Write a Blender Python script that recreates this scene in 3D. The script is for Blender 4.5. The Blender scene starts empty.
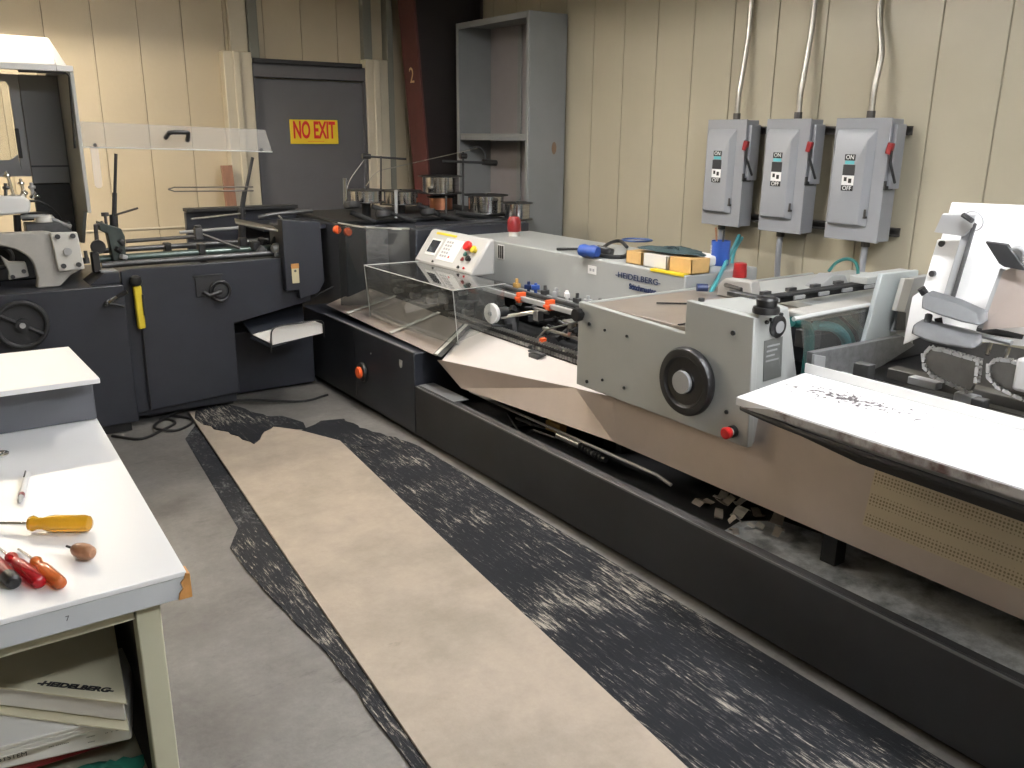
import bpy, bmesh, math, random
from mathutils import Vector, Matrix, Euler
random.seed(7)
C = bpy.context.scene.collection
R = math.radians
PI = math.pi

# ---------------------------------------------------------------- materials
def mat(name, col, rough=0.5, metal=0.0, var=0.0, scale=8.0, bump=0.0, bscale=60.0, col2=None, spec=0.5, coat=0.0,
        stretch=(1, 1, 1), thresh=None, detail=6, emit=0.0):
    m = bpy.data.materials.new(name); m.use_nodes = True
    nt = m.node_tree; b = nt.nodes['Principled BSDF']
    c = (*col, 1)
    b.inputs['Base Color'].default_value = c
    b.inputs['Roughness'].default_value = rough
    b.inputs['Metallic'].default_value = metal
    b.inputs['Specular IOR Level'].default_value = spec
    b.inputs['Coat Weight'].default_value = coat
    if emit:
        b.inputs['Emission Color'].default_value = c
        b.inputs['Emission Strength'].default_value = emit
    if var or col2 or bump:
        tc = nt.nodes.new('ShaderNodeTexCoord')
        mp = nt.nodes.new('ShaderNodeMapping'); mp.inputs['Scale'].default_value = stretch
        nt.links.new(tc.outputs['Object'], mp.inputs['Vector'])
    if var or col2:
        n = nt.nodes.new('ShaderNodeTexNoise'); n.inputs['Scale'].default_value = scale
        n.inputs['Detail'].default_value = detail; n.inputs['Roughness'].default_value = 0.65
        nt.links.new(mp.outputs['Vector'], n.inputs['Vector'])
        r = nt.nodes.new('ShaderNodeValToRGB')
        lo, hi = thresh or (0.3, 0.7)
        r.color_ramp.elements[0].position = lo; r.color_ramp.elements[1].position = hi
        if col2:
            r.color_ramp.elements[0].color = (*col2, 1); r.color_ramp.elements[1].color = c
        else:
            r.color_ramp.elements[0].color = (*[x * (1 - var) for x in col], 1)
            r.color_ramp.elements[1].color = (*[min(1, x * (1 + var * 0.5)) for x in col], 1)
        nt.links.new(n.outputs['Fac'], r.inputs['Fac'])
        nt.links.new(r.outputs['Color'], b.inputs['Base Color'])
    if bump:
        n2 = nt.nodes.new('ShaderNodeTexNoise'); n2.inputs['Scale'].default_value = bscale
        n2.inputs['Detail'].default_value = 4
        nt.links.new(mp.outputs['Vector'], n2.inputs['Vector'])
        bp = nt.nodes.new('ShaderNodeBump'); bp.inputs['Strength'].default_value = bump
        bp.inputs['Distance'].default_value = 0.01
        nt.links.new(n2.outputs['Fac'], bp.inputs['Height'])
        nt.links.new(bp.outputs['Normal'], b.inputs['Normal'])
    return m

def clear_mat(name, tint, gloss=0.06, rough=0.02, film=0.04):
    """clear plastic sheet: mostly see-through, a fresnel reflection and a faint haze of scratches"""
    m = bpy.data.materials.new(name); m.use_nodes = True
    nt = m.node_tree; nt.nodes.remove(nt.nodes['Principled BSDF'])
    out = nt.nodes['Material Output']
    t = nt.nodes.new('ShaderNodeBsdfTransparent'); t.inputs['Color'].default_value = (*tint, 1)
    g = nt.nodes.new('ShaderNodeBsdfGlossy'); g.inputs['Roughness'].default_value = rough
    d = nt.nodes.new('ShaderNodeBsdfDiffuse'); d.inputs['Color'].default_value = (.75, .75, .73, 1)
    fr = nt.nodes.new('ShaderNodeLayerWeight'); fr.inputs['Blend'].default_value = .5
    pw = nt.nodes.new('ShaderNodeMath'); pw.operation = 'POWER'; pw.inputs[1].default_value = 4; nt.links.new(fr.outputs['Facing'], pw.inputs[0])
    ad = nt.nodes.new('ShaderNodeMath'); ad.operation = 'ADD'; ad.inputs[1].default_value = gloss; ad.use_clamp = True
    nt.links.new(pw.outputs[0], ad.inputs[0])
    m1 = nt.nodes.new('ShaderNodeMixShader'); m1.inputs['Fac'].default_value = film
    nt.links.new(t.outputs[0], m1.inputs[1]); nt.links.new(d.outputs[0], m1.inputs[2])
    m2 = nt.nodes.new('ShaderNodeMixShader')
    nt.links.new(ad.outputs[0], m2.inputs['Fac']); nt.links.new(m1.outputs[0], m2.inputs[1]); nt.links.new(g.outputs[0], m2.inputs[2])
    nt.links.new(m2.outputs[0], out.inputs['Surface'])
    return m

M = {}
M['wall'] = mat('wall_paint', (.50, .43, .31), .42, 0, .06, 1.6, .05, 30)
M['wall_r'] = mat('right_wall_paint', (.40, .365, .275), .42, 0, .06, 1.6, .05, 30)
M['concrete'] = mat('concrete', (.185, .177, .165), .62, 0, scale=1.7, col2=(.085, .080, .073), bump=.15, bscale=40, thresh=(.3, .62), detail=9)
M['ceil'] = mat('ceiling_paint', (.45, .43, .38), .8)
M['doorgrey'] = mat('door_grey', (.095, .095, .103), .5, 0, .1, 3)
M['trim'] = mat('cream_steel_trim', (.55, .50, .39), .4, 0, .08, 3)
M['duct'] = mat('dull_grey_trim', (.20, .20, .17), .5)
M['redsteel'] = mat('oxide_red_steel', (.075, .018, .015), .55, 0, .3, 4)
M['shadedsteel'] = mat('shaded_steel', (.012, .008, .008), .6, 0, .3, 4)  # column steel with the corner's shade put into its colour
M['shelf'] = mat('bookcase_grey', (.20, .21, .215), .45, 0, .08, 3)
M['shelfback'] = mat('bookcase_back', (.23, .215, .225), .5, 0, .08, 3)
M['switch'] = mat('switch_grey', (.26, .27, .29), .38, 0, .05, 6)
M['galv'] = mat('galvanised', (.45, .43, .38), .42, 1, .2, 20)
M['galvdark'] = mat('dark_galvanised', (.09, .085, .08), .5, .6, .2, 20)
M['black'] = mat('black_plastic', (.013, .013, .014), .4)
M['dull'] = mat('dull_black', (.02, .021, .023), .6, 0, .3, 12)
M['charcoal'] = mat('charcoal_machine_paint', (.022, .025, .034), .42, 0, .14, 6, .05, 200)
M['charlow'] = mat('charcoal_base_paint', (.022, .023, .026), .5, 0, .2, 5, .05, 200)
M['edge'] = mat('worn_edge', (.16, .165, .17), .5, .3)
M['lgrey'] = mat('light_grey_machine_paint', (.42, .435, .42), .4, 0, .04, 5)
M['cover'] = mat('grey_cover_paint', (.36, .375, .37), .42, 0, .04, 4)
M['white'] = mat('white_paint', (.80, .80, .79), .35)
M['console'] = mat('console_white', (.50, .50, .49), .4)
M['steel'] = mat('brushed_sheet_steel', (.56, .49, .45), .40, .62, .1, 3, .03, 5)
M['steel2'] = mat('satin_steel', (.55, .55, .55), .3, 1, .1, 10)
M['chrome'] = mat('chrome', (.8, .8, .8), .12, 1)
M['silver'] = mat('silver_paint', (.42, .43, .44), .38, .3, .05, 8)
M['iron'] = mat('dark_iron', (.09, .092, .095), .45, .6, .25, 20)
M['castiron'] = mat('light_cast_paint', (.42, .41, .38), .5, 0, .1, 12)
M['plate'] = mat('pale_plate', (.62, .61, .57), .4)
M['orange'] = mat('orange_plastic', (.9, .13, .03), .4)
M['red'] = mat('red_plastic', (.65, .02, .02), .35)
M['dkred'] = mat('dark_red', (.20, .012, .015), .35)
M['yellow'] = mat('yellow_plastic', (.75, .58, .04), .4)
M['blue'] = mat('blue_plastic', (.03, .085, .36), .35)
M['navy'] = mat('navy_print', (.015, .03, .10), .4)
M['teal'] = mat('teal_hose', (.06, .30, .34), .35)
M['tealdk'] = mat('dark_teal_hose', (.02, .13, .12), .35)
M['copper'] = mat('copper', (.72, .33, .2), .3, 1)
M['wireside'] = mat('wire_winding', (.50, .51, .54), .12, 1, .3, 6, stretch=(1, 1, 30))
M['cardboard'] = mat('yellow_carton', (.68, .43, .17), .6, 0, .1, 20)
M['paper'] = mat('paper', (.78, .76, .72), .7)
M['beigebinder'] = mat('beige_binder', (.70, .65, .48), .55)
M['green'] = mat('green_glove', (.03, .22, .15), .6, 0, .3, 20)
M['cream'] = mat('bench_cream_paint', (.47, .46, .34), .45, 0, .05, 6)
M['benchtop'] = mat('white_laminate', (.82, .82, .82), .32)
M['benchedge'] = mat('pale_laminate_edge', (.50, .52, .54), .4, 0, .05, 10)
M['ply'] = mat('bare_wood_core', (.50, .24, .07), .6, 0, .3, 20)
M['riser'] = mat('riser_grey', (.105, .11, .125), .45, 0, .05, 5)
M['board'] = mat('beige_board', (.375, .315, .255), .6, 0, scale=2.4, col2=(.27, .23, .185), bump=.1, bscale=90, thresh=(.35, .6), detail=9)
M['table'] = mat('brown_feed_table', (.27, .235, .205), .35, .2, .15, 4, stretch=(1, 1, 1))
M['wood'] = mat('reddish_wood', (.24, .115, .065), .55, 0, .3, 6, stretch=(6, 6, .5))
M['amber'] = mat('amber_acetate', (.85, .47, .03), .12, 0, coat=.5)
M['brownhandle'] = mat('brown_handle', (.34, .17, .09), .35, 0, .2, 40)
M['orangeace'] = mat('orange_acetate', (.80, .20, .04), .15)
M['redace'] = mat('red_acetate', (.62, .02, .03), .15)
M['rag'] = mat('dark_rag', (.02, .045, .05), .85, 0, .4, 20)
M['oily'] = mat('oily_grey_liner', (.78, .81, .84), .35, 0, scale=7, col2=(.24, .26, .28), thresh=(.36, .56), bump=.6, bscale=14, detail=9)
M['scrap'] = mat('scrap_paper', (.55, .50, .45), .8, 0, .2, 20)
M['peach'] = mat('brass_block', (.55, .33, .1), .5)
M['lens'] = mat('lamp_diffuser', (1.0, .93, .82), .5, emit=9)
M['cordblk'] = mat('black_cord', (.01, .01, .01), .5)
M['acr'] = clear_mat('clear_acrylic', (.90, .91, .90), .05, .03, .05)
M['acrdark'] = clear_mat('smoky_acrylic', (.62, .64, .64), .03, .04, .03)
M['acrfog'] = clear_mat('scratched_acrylic', (.93, .92, .92), .05, .08, .22)
M['acredge'] = mat('acrylic_edge', (.55, .56, .55), .3)
M['hinge'] = mat('silver_hinge', (.75, .75, .72), .3, .9)

M['paddle'] = mat('dull_zinc_paddle', (.13, .135, .14), .4, .3, .1, 20)
M['greenbar'] = mat('green_grey_bar', (.07, .10, .09), .35, .4, .2, 10)
M['greencast'] = mat('green_grey_casting', (.05, .065, .06), .5, .3, .3, 15)
M['creamlabel'] = mat('cream_label', (.55, .50, .32), .5)
M['peachstrip'] = mat('pale_plastic_strip', (.85, .74, .60), .4)
M['wheelweb'] = mat('handwheel_web', (.02, .021, .024), .5)
M['navyblue'] = mat('dark_blue_cord', (.04, .09, .26), .4)
M['dkredcap'] = mat('red_cap_plastic', (.38, .02, .02), .35)
for k_ in ('amber', 'orangeace', 'redace'):
    M[k_].node_tree.nodes['Principled BSDF'].inputs['Transmission Weight'].default_value = .55
M['bracket'] = mat('warm_grey_bracket', (.36, .35, .33), .5)
M['dataplate'] = mat('data_plate_metal', (.22, .23, .22), .4, .5)
M['wornedge'] = mat('ink_stained_edge', (.42, .40, .39), .5, 0, scale=9, col2=(.10, .06, .05), thresh=(.40, .55))
M['paleblue'] = mat('pale_blue_grey_paint', (.55, .60, .60), .4)
M['hoodgrey'] = mat('hood_inner_grey', (.16, .165, .175), .5)
M['rust'] = mat('rust_brown', (.16, .10, .06), .7)
M['barsteel'] = mat('worn_bar_steel', (.22, .225, .23), .45, .4, .3, 30)
M['litsteel'] = mat('lit_tray_steel', (.86, .80, .76), .38, .35, .05, 3)  # guard steel made paler: overhead light on the catch tray put into the colour
M['guide'] = mat('chain_guide_metal', (.13, .125, .115), .45, .5, .2, 15)
M['screen'] = mat('dark_screen', (.03, .035, .045), .15)
M['signy'] = mat('sign_yellow', (.80, .60, .03), .45)
def rubber(name, sx, sy, amount, pale=(.34, .31, .26)):
    """black foot mat with pale scuffs drawn out along its length, gathered in patches"""
    m = bpy.data.materials.new(name); m.use_nodes = True
    nt = m.node_tree; b = nt.nodes['Principled BSDF']; N = nt.nodes.new; Lk = nt.links.new
    tc = N('ShaderNodeTexCoord'); fac = None; tot = []
    for q, (ax, ay, rot, wgt) in enumerate(((sx, sy, 0, 1.0), (sx * 1.9, sy * 1.8, -3, .75))):
        mp = N('ShaderNodeMapping'); mp.inputs['Scale'].default_value = (ax, ay, 1); mp.inputs['Rotation'].default_value = (0, 0, R(rot)); mp.inputs['Location'].default_value = (q * 3.3, q * 1.7, 0)
        Lk(tc.outputs['Object'], mp.inputs['Vector'])
        n = N('ShaderNodeTexNoise'); n.inputs['Scale'].default_value = 1; n.inputs['Detail'].default_value = 12; n.inputs['Roughness'].default_value = .78; n.inputs['Distortion'].default_value = .35
        Lk(mp.outputs['Vector'], n.inputs['Vector']); tot.append(n)
    big = N('ShaderNodeTexNoise'); big.inputs['Scale'].default_value = 2.6; big.inputs['Detail'].default_value = 5; Lk(tc.outputs['Object'], big.inputs['Vector'])
    mx = N('ShaderNodeMath'); mx.operation = 'MAXIMUM'; Lk(tot[0].outputs['Fac'], mx.inputs[0]); Lk(tot[1].outputs['Fac'], mx.inputs[1])
    ma = N('ShaderNodeMath'); ma.operation = 'MULTIPLY_ADD'; Lk(big.outputs['Fac'], ma.inputs[0]); ma.inputs[1].default_value = .34; Lk(mx.outputs[0], ma.inputs[2])
    r = N('ShaderNodeValToRGB'); e = r.color_ramp.elements
    e[0].position = amount; e[0].color = (.008, .009, .012, 1); e[1].position = amount + .11; e[1].color = (*pale, 1)
    k = e.new(amount + .05); k.color = (.026, .027, .031, 1)
    Lk(ma.outputs[0], r.inputs['Fac']); Lk(r.outputs['Color'], b.inputs['Base Color'])
    b.inputs['Roughness'].default_value = .8; b.inputs['Specular IOR Level'].default_value = .22
    bp = N('ShaderNodeBump'); bp.inputs['Strength'].default_value = .35; bp.inputs['Distance'].default_value = .004
    Lk(mx.outputs[0], bp.inputs['Height']); Lk(bp.outputs['Normal'], b.inputs['Normal'])
    return m
def weathered(key, fine, spots, spot_scale, dark):
    """adds fine grain and sparse dirt marks to a surface colour"""
    nt = M[key].node_tree; b = nt.nodes['Principled BSDF']; src = b.inputs['Base Color'].links[0].from_socket; N = nt.nodes.new; Lk = nt.links.new
    tc = N('ShaderNodeTexCoord')
    n = N('ShaderNodeTexNoise'); n.inputs['Scale'].default_value = 28; n.inputs['Detail'].default_value = 12; n.inputs['Roughness'].default_value = .8; Lk(tc.outputs['Object'], n.inputs['Vector'])
    mr = N('ShaderNodeMapRange'); mr.inputs['From Min'].default_value = .3; mr.inputs['From Max'].default_value = .7; mr.inputs['To Min'].default_value = 1 - fine; mr.inputs['To Max'].default_value = 1 + fine * .6
    Lk(n.outputs['Fac'], mr.inputs['Value'])
    mp = N('ShaderNodeMapping'); mp.inputs['Scale'].default_value = (1, 2.2, 1); mp.inputs['Rotation'].default_value = (0, 0, R(35)); Lk(tc.outputs['Object'], mp.inputs['Vector'])
    s = N('ShaderNodeTexNoise'); s.inputs['Scale'].default_value = spot_scale; s.inputs['Detail'].default_value = 9; s.inputs['Roughness'].default_value = .7; Lk(mp.outputs['Vector'], s.inputs['Vector'])
    r2 = N('ShaderNodeMapRange'); r2.inputs['From Min'].default_value = spots; r2.inputs['From Max'].default_value = spots + .09; r2.inputs['To Min'].default_value = 1; r2.inputs['To Max'].default_value = dark
    Lk(s.outputs['Fac'], r2.inputs['Value'])
    mu = N('ShaderNodeMath'); mu.operation = 'MULTIPLY'; Lk(mr.outputs['Result'], mu.inputs[0]); Lk(r2.outputs['Result'], mu.inputs[1])
    vm = N('ShaderNodeVectorMath'); vm.operation = 'SCALE'; Lk(src, vm.inputs[0]); Lk(mu.outputs[0], vm.inputs['Scale']); Lk(vm.outputs['Vector'], b.inputs['Base Color'])
weathered('concrete', .22, .60, 3.2, .62)
weathered('board', .10, .655, 4.5, .66)
M['rubber'] = rubber('scuffed_rubber', 58, 6, .700)
M['rubber2'] = rubber('worn_rubber', 26, 12, .70, (.10, .10, .10))

def speckled():
    """white tray top with dark ink specks"""
    m = bpy.data.materials.new('ink_specked_white'); m.use_nodes = True
    nt = m.node_tree; b = nt.nodes['Principled BSDF']
    tc = nt.nodes.new('ShaderNodeTexCoord')
    n = nt.nodes.new('ShaderNodeTexNoise'); n.inputs['Scale'].default_value = 62; n.inputs['Detail'].default_value = 4
    nt.links.new(tc.outputs['Object'], n.inputs['Vector'])
    # elongated patch where the specks gather
    mp = nt.nodes.new('ShaderNodeMapping'); mp.vector_type = 'TEXTURE'
    mp.inputs['Location'].default_value = (2.366, 1.521, 0.850); mp.inputs['Rotation'].default_value = (0, 0, R(4)); mp.inputs['Scale'].default_value = (.085, .30, 1)
    nt.links.new(tc.outputs['Object'], mp.inputs['Vector'])
    ln = nt.nodes.new('ShaderNodeVectorMath'); ln.operation = 'LENGTH'; nt.links.new(mp.outputs['Vector'], ln.inputs[0])
    mr = nt.nodes.new('ShaderNodeMapRange'); mr.inputs['From Min'].default_value = 0; mr.inputs['From Max'].default_value = 1.1
    mr.inputs['To Min'].default_value = .44; mr.inputs['To Max'].default_value = .72
    nt.links.new(ln.outputs['Value'], mr.inputs['Value'])
    gt = nt.nodes.new('ShaderNodeMath'); gt.operation = 'GREATER_THAN'
    nt.links.new(n.outputs['Fac'], gt.inputs[0]); nt.links.new(mr.outputs['Result'], gt.inputs[1])
    mx = nt.nodes.new('ShaderNodeMix'); mx.data_type = 'RGBA'
    mx.inputs['A'].default_value = (.82, .82, .82, 1); mx.inputs['B'].default_value = (.06, .05, .055, 1)
    nt.links.new(gt.outputs[0], mx.inputs['Factor']); nt.links.new(mx.outputs['Result'], b.inputs['Base Color'])
    b.inputs['Roughness'].default_value = .4
    return m
M['speck'] = speckled()

def perforated():
    m = bpy.data.materials.new('perforated_steel'); m.use_nodes = True
    nt = m.node_tree; b = nt.nodes['Principled BSDF']
    tc = nt.nodes.new('ShaderNodeTexCoord'); v = nt.nodes.new('ShaderNodeTexVoronoi'); v.inputs['Scale'].default_value = 90
    v.inputs['Randomness'].default_value = .1
    nt.links.new(tc.outputs['Object'], v.inputs['Vector'])
    r = nt.nodes.new('ShaderNodeValToRGB'); r.color_ramp.elements[0].position = .25; r.color_ramp.elements[1].position = .4
    r.color_ramp.elements[0].color = (.28, .24, .16, 1); r.color_ramp.elements[1].color = (.62, .55, .42, 1)
    nt.links.new(v.outputs['Distance'], r.inputs['Fac']); nt.links.new(r.outputs['Color'], b.inputs['Base Color'])
    b.inputs['Metallic'].default_value = .9; b.inputs['Roughness'].default_value = .42
    return m
M['perf'] = perforated()

# ---------------------------------------------------------------- mesh helpers
class G:
    def __init__(s): s.v = []; s.f = []
    def add(s, vs, fs):
        n = len(s.v); s.v += [tuple(p) for p in vs]; s.f += [tuple(i + n for i in f) for f in fs]; return s
    def box(s, x0, x1, y0, y1, z0, z1):
        return s.add([(x, y, z) for z in (z0, z1) for y in (y0, y1) for x in (x0, x1)],
                     [(0, 2, 3, 1), (4, 5, 7, 6), (0, 1, 5, 4), (2, 6, 7, 3), (0, 4, 6, 2), (1, 3, 7, 5)])
    def obox(s, c, size, rot=(0, 0, 0)):
        m = Euler([R(a) for a in rot]).to_matrix(); c = Vector(c)
        vs = [c + m @ Vector((x * size[0] / 2, y * size[1] / 2, z * size[2] / 2)) for z in (-1, 1) for y in (-1, 1) for x in (-1, 1)]
        return s.add(vs, [(0, 2, 3, 1), (4, 5, 7, 6), (0, 1, 5, 4), (2, 6, 7, 3), (0, 4, 6, 2), (1, 3, 7, 5)])
    def cyl(s, p0, p1, r, n=20, r2=None):
        return s.tube([p0, p1], r, n, r2)
    def tube(s, pts, r, n=10, r2=None):
        pts = [Vector(p) for p in pts]; rs = r if isinstance(r, (list, tuple)) else [r + ((r2 if r2 is not None else r) - r) * i / (len(pts) - 1) for i in range(len(pts))]
        ref = None; base = len(s.v)
        for i, p in enumerate(pts):
            d = (pts[min(i + 1, len(pts) - 1)] - pts[max(i - 1, 0)]).normalized()
            if ref is None:
                ref = d.orthogonal().normalized()
            ref = (ref - d * ref.dot(d)).normalized(); w = d.cross(ref)
            for k in range(n):
                a = 2 * PI * k / n; s.v.append(tuple(p + (ref * math.cos(a) + w * math.sin(a)) * rs[i]))
        for i in range(len(pts) - 1):
            for k in range(n):
                a = base + i * n + k; b = base + i * n + (k + 1) % n
                s.f.append((a, b, b + n, a + n))
        s.f.append(tuple(base + k for k in reversed(range(n)))); s.f.append(tuple(base + (len(pts) - 1) * n + k for k in range(n)))
        return s
    def curve(s, pts, r, n=8, seg=8):
        """smooth tube through the points"""
        P = [Vector(p) for p in pts]; P = [P[0] * 2 - P[1]] + P + [P[-1] * 2 - P[-2]]; out = []
        for i in range(1, len(P) - 2):
            for k in range(seg):
                t = k / seg; a, b, c, d = P[i - 1], P[i], P[i + 1], P[i + 2]
                out.append(.5 * ((2 * b) + (c - a) * t + (2 * a - 5 * b + 4 * c - d) * t * t + (3 * b - a - 3 * c + d) * t ** 3))
        out.append(P[-2]); return s.tube(out, r, n)
    def prism(s, poly, axis, a, b):
        """outline in the two other axes (in x,y,z order) pushed from a to b along axis"""
        ax = 'xyz'.index(axis); n = len(poly); vs = []
        for t in (a, b):
            for p in poly:
                q = list(p); q.insert(ax, t); vs.append(q)
        return s.add(vs, [tuple(range(n))[::-1], tuple(range(n, 2 * n))] + [(i, (i + 1) % n, n + (i + 1) % n, n + i) for i in range(n)])
    def plate(s, poly, off):
        """3d outline thickened by the vector off"""
        n = len(poly); o = Vector(off); vs = [Vector(p) for p in poly] + [Vector(p) + o for p in poly]
        return s.add(vs, [tuple(range(n))[::-1], tuple(range(n, 2 * n))] + [(i, (i + 1) % n, n + (i + 1) % n, n + i) for i in range(n)])
    def lathe(s, prof, o=(0, 0, 0), axis=(0, 0, 1), n=32):
        o = Vector(o); d = Vector(axis).normalized(); u = d.orthogonal().normalized(); w = d.cross(u); base = len(s.v)
        for r, h in prof:
            for k in range(n):
                a = 2 * PI * k / n; s.v.append(tuple(o + d * h + (u * math.cos(a) + w * math.sin(a)) * max(r, 1e-4)))
        m = len(prof)
        for i in range(m - 1):
            for k in range(n):
                a = base + i * n + k; b = base + i * n + (k + 1) % n; s.f.append((a, b, b + n, a + n))
        s.f.append(tuple(base + k for k in reversed(range(n)))); s.f.append(tuple(base + (m - 1) * n + k for k in range(n)))
        return s
    def ring(s, o, axis, R0, r, n=40, m=10):
        o = Vector(o); d = Vector(axis).normalized(); u = d.orthogonal().normalized(); w = d.cross(u); base = len(s.v)
        for i in range(n):
            a = 2 * PI * i / n; e = u * math.cos(a) + w * math.sin(a)
            for k in range(m):
                b = 2 * PI * k / m; s.v.append(tuple(o + e * (R0 + r * math.cos(b)) + d * r * math.sin(b)))
        for i in range(n):
            for k in range(m):
                s.f.append((base + i * m + k, base + ((i + 1) % n) * m + k, base + ((i + 1) % n) * m + (k + 1) % m, base + i * m + (k + 1) % m))
        return s

def obj(name, g, m, parent=None, bevel=0.0, segs=2, smooth=True):
    me = bpy.data.meshes.new(name); me.from_pydata(g.v, [], g.f); me.update()
    bm = bmesh.new(); bm.from_mesh(me); bmesh.ops.recalc_face_normals(bm, faces=bm.faces); bm.to_mesh(me); bm.free()
    if smooth:
        me.shade_smooth(); me.set_sharp_from_angle(angle=R(35))
    me.materials.append(M[m] if isinstance(m, str) else m)
    o = bpy.data.objects.new(name, me); C.objects.link(o)
    if parent is not None:
        o.parent = parent
        root = parent
        off = Vector((0, 0, 0))
        while root is not None:
            off += root.location; root = root.parent
        o.location = -off if parent.get('_w', True) else (0, 0, 0)
    if bevel:
        bv = o.modifiers.new('bevel', 'BEVEL'); bv.width = bevel; bv.segments = segs; bv.limit_method = 'ANGLE'; bv.angle_limit = R(40)
    return o

def label(o, text, cat, group=None):
    o['label'] = text; o['category'] = cat
    if group: o['group'] = group
    return o
def thing(name, text, cat, loc, group=None):
    """empty at the thing's base; its parts are given in room coordinates"""
    o = bpy.data.objects.new(name, None); C.objects.link(o); o.location = loc; o.empty_display_size = .05
    return label(o, text, cat, group)
def struct(name, g, m, parent=None, bevel=0):
    o = obj(name, g, m, parent, bevel)
    if parent is None: o['kind'] = 'structure'
    return o
def lettering(name, body, size, m, parent, origin, right, up, sx=1.0, depth=.0015, bold=0.0, align='CENTER', lab=None):
    cu = bpy.data.curves.new(name, 'FONT'); cu.body = body; cu.size = size; cu.align_x = align; cu.align_y = 'CENTER'
    cu.extrude = depth; cu.offset = bold; cu.resolution_u = 4
    t = bpy.data.objects.new(name, cu); C.objects.link(t)
    dg = bpy.context.evaluated_depsgraph_get(); me = bpy.data.meshes.new_from_object(t.evaluated_get(dg))
    bpy.data.objects.remove(t)
    r = Vector(right).normalized(); u = Vector(up); u = (u - r * u.dot(r)).normalized(); w = r.cross(u)
    mt = Matrix(((r.x * sx, u.x, w.x, origin[0]), (r.y * sx, u.y, w.y, origin[1]), (r.z * sx, u.z, w.z, origin[2]), (0, 0, 0, 1)))
    me.transform(mt); me.materials.clear(); me.materials.append(M[m] if isinstance(m, str) else m)
    o = bpy.data.objects.new(name, me); C.objects.link(o)
    if parent is not None:
        o.parent = parent; off = Vector((0, 0, 0)); root = parent
        while root is not None:
            off += root.location; root = root.parent
        o.location = -off
    if lab: o['label'] = lab
    return o
def copy_tree(o, parent=None):
    c = o.copy(); C.objects.link(c)
    if parent is not None: c.parent = parent
    for ch in list(o.children): copy_tree(ch, c)
    return c

# ================================================================ camera
cam = bpy.data.cameras.new('camera'); co = bpy.data.objects.new('camera', cam); C.objects.link(co)
cam.sensor_width = 36; cam.lens = 36 * 853.47 / 1024; cam.clip_start = .05
yaw, pitch, roll = 0.60874096, 0.28434494, 0.00882305
fw = Vector((math.sin(yaw) * math.cos(pitch), math.cos(yaw) * math.cos(pitch), -math.sin(pitch)))
rt = Vector((math.cos(yaw), -math.sin(yaw), 0)); up = rt.cross(fw)
rt2 = rt * math.cos(roll) + up * math.sin(roll); up2 = up * math.cos(roll) - rt * math.sin(roll)
co.matrix_world = Matrix(((rt2.x, up2.x, -fw.x, 0), (rt2.y, up2.y, -fw.y, 0), (rt2.z, up2.z, -fw.z, 1.65), (0, 0, 0, 1)))
bpy.context.scene.camera = co
vs = bpy.context.scene.view_settings
vs.view_transform = 'Standard'; vs.look = 'None'; vs.gamma = 1; vs.exposure = 0.2; vs.use_curve_mapping = False
w = bpy.data.worlds.new('world'); bpy.context.scene.world = w; w.use_nodes = True
w.node_tree.nodes['Background'].inputs['Color'].default_value = (.5, .55, .6, 1); w.node_tree.nodes['Background'].inputs['Strength'].default_value = .02

# ================================================================ room shell
WX, WY, CZ = 4.15, 7.0, 3.9
struct('floor', G().box(-3.1, 4.3, -2.6, 7.2, -.1, 0), 'concrete')
struct('ceiling', G().box(-3.1, 4.3, -2.6, 7.2, CZ, CZ + .1), 'ceil')
def ribbed(start, a0, a1, pitch):
    """profile of a wall clad in flat steel panels: narrow grooves at the joints"""
    pts = [(a0, 0)]; k = math.ceil((a0 - start) / pitch + .1)
    while start + k * pitch < a1 - .02:
        s = start + k * pitch; pts += [(s - .0045, 0), (s - .002, .010), (s + .002, .010), (s + .0045, 0)]; k += 1
    pts += [(a1, 0)]; return pts
p = [(a, WY + d) for a, d in ribbed(.94, -3.0, WX, .3085)] + [(WX, WY + .12), (-3.0, WY + .12)]
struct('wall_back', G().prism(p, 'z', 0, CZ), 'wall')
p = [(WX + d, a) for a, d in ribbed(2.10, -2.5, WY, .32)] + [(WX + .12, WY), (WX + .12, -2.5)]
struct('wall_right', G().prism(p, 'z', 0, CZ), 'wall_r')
struct('wall_left', G().box(-3.12, -3.0, -2.5, WY, 0, CZ), 'wall')
struct('wall_front', G().box(-3.0, WX, -2.62, -2.5, 0, CZ), 'wall')
struct('trim_1', G().box(2.12, 2.34, 6.89, 6.999, 0, 2.24).box(2.19, 2.24, 6.87, 6.89, 0, 2.24), 'trim', bevel=.008)
struct('trim_2', G().box(3.295, 3.50, 6.89, 6.999, 0, 2.24).box(3.36, 3.42, 6.87, 6.89, 0, 2.24), 'trim', bevel=.008)
struct('trim_3', G().box(2.20, 2.34, 6.95, 6.999, 2.241, CZ - .002), 'trim', bevel=.01)
struct('trim_4', G().box(2.342, 2.42, 6.93, 6.999, 2.20, CZ - .002), 'duct', bevel=.006)
struct('trim_5', G().box(3.30, 3.38, 6.93, 6.999, 2.241, CZ - .002), 'duct', bevel=.006)
struct('trim_6', G().box(3.502, 3.56, 6.90, 6.999, 0, CZ - .002), 'duct', bevel=.006)
struct('trim_7', G().box(-2.9, 2.10, 6.993, 6.999, .93, .945), 'trim', bevel=.003)
d = thing('door_1', 'x', 'door', (2.82, 6.97, 0)); del d['label']; del d['category']; d['kind'] = 'structure'
obj('door_leaf', G().box(2.345, 3.29, 6.94, 6.985, .01, 2.055), 'doorgrey', d, .004)
obj('header', G().box(2.343, 3.293, 6.90, 6.998, 2.065, 2.17), 'doorgrey', d, .004)
obj('drip_rail', G().box(2.343, 3.25, 6.86, 6.90, 2.165, 2.198), 'dull', d, .004)
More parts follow.
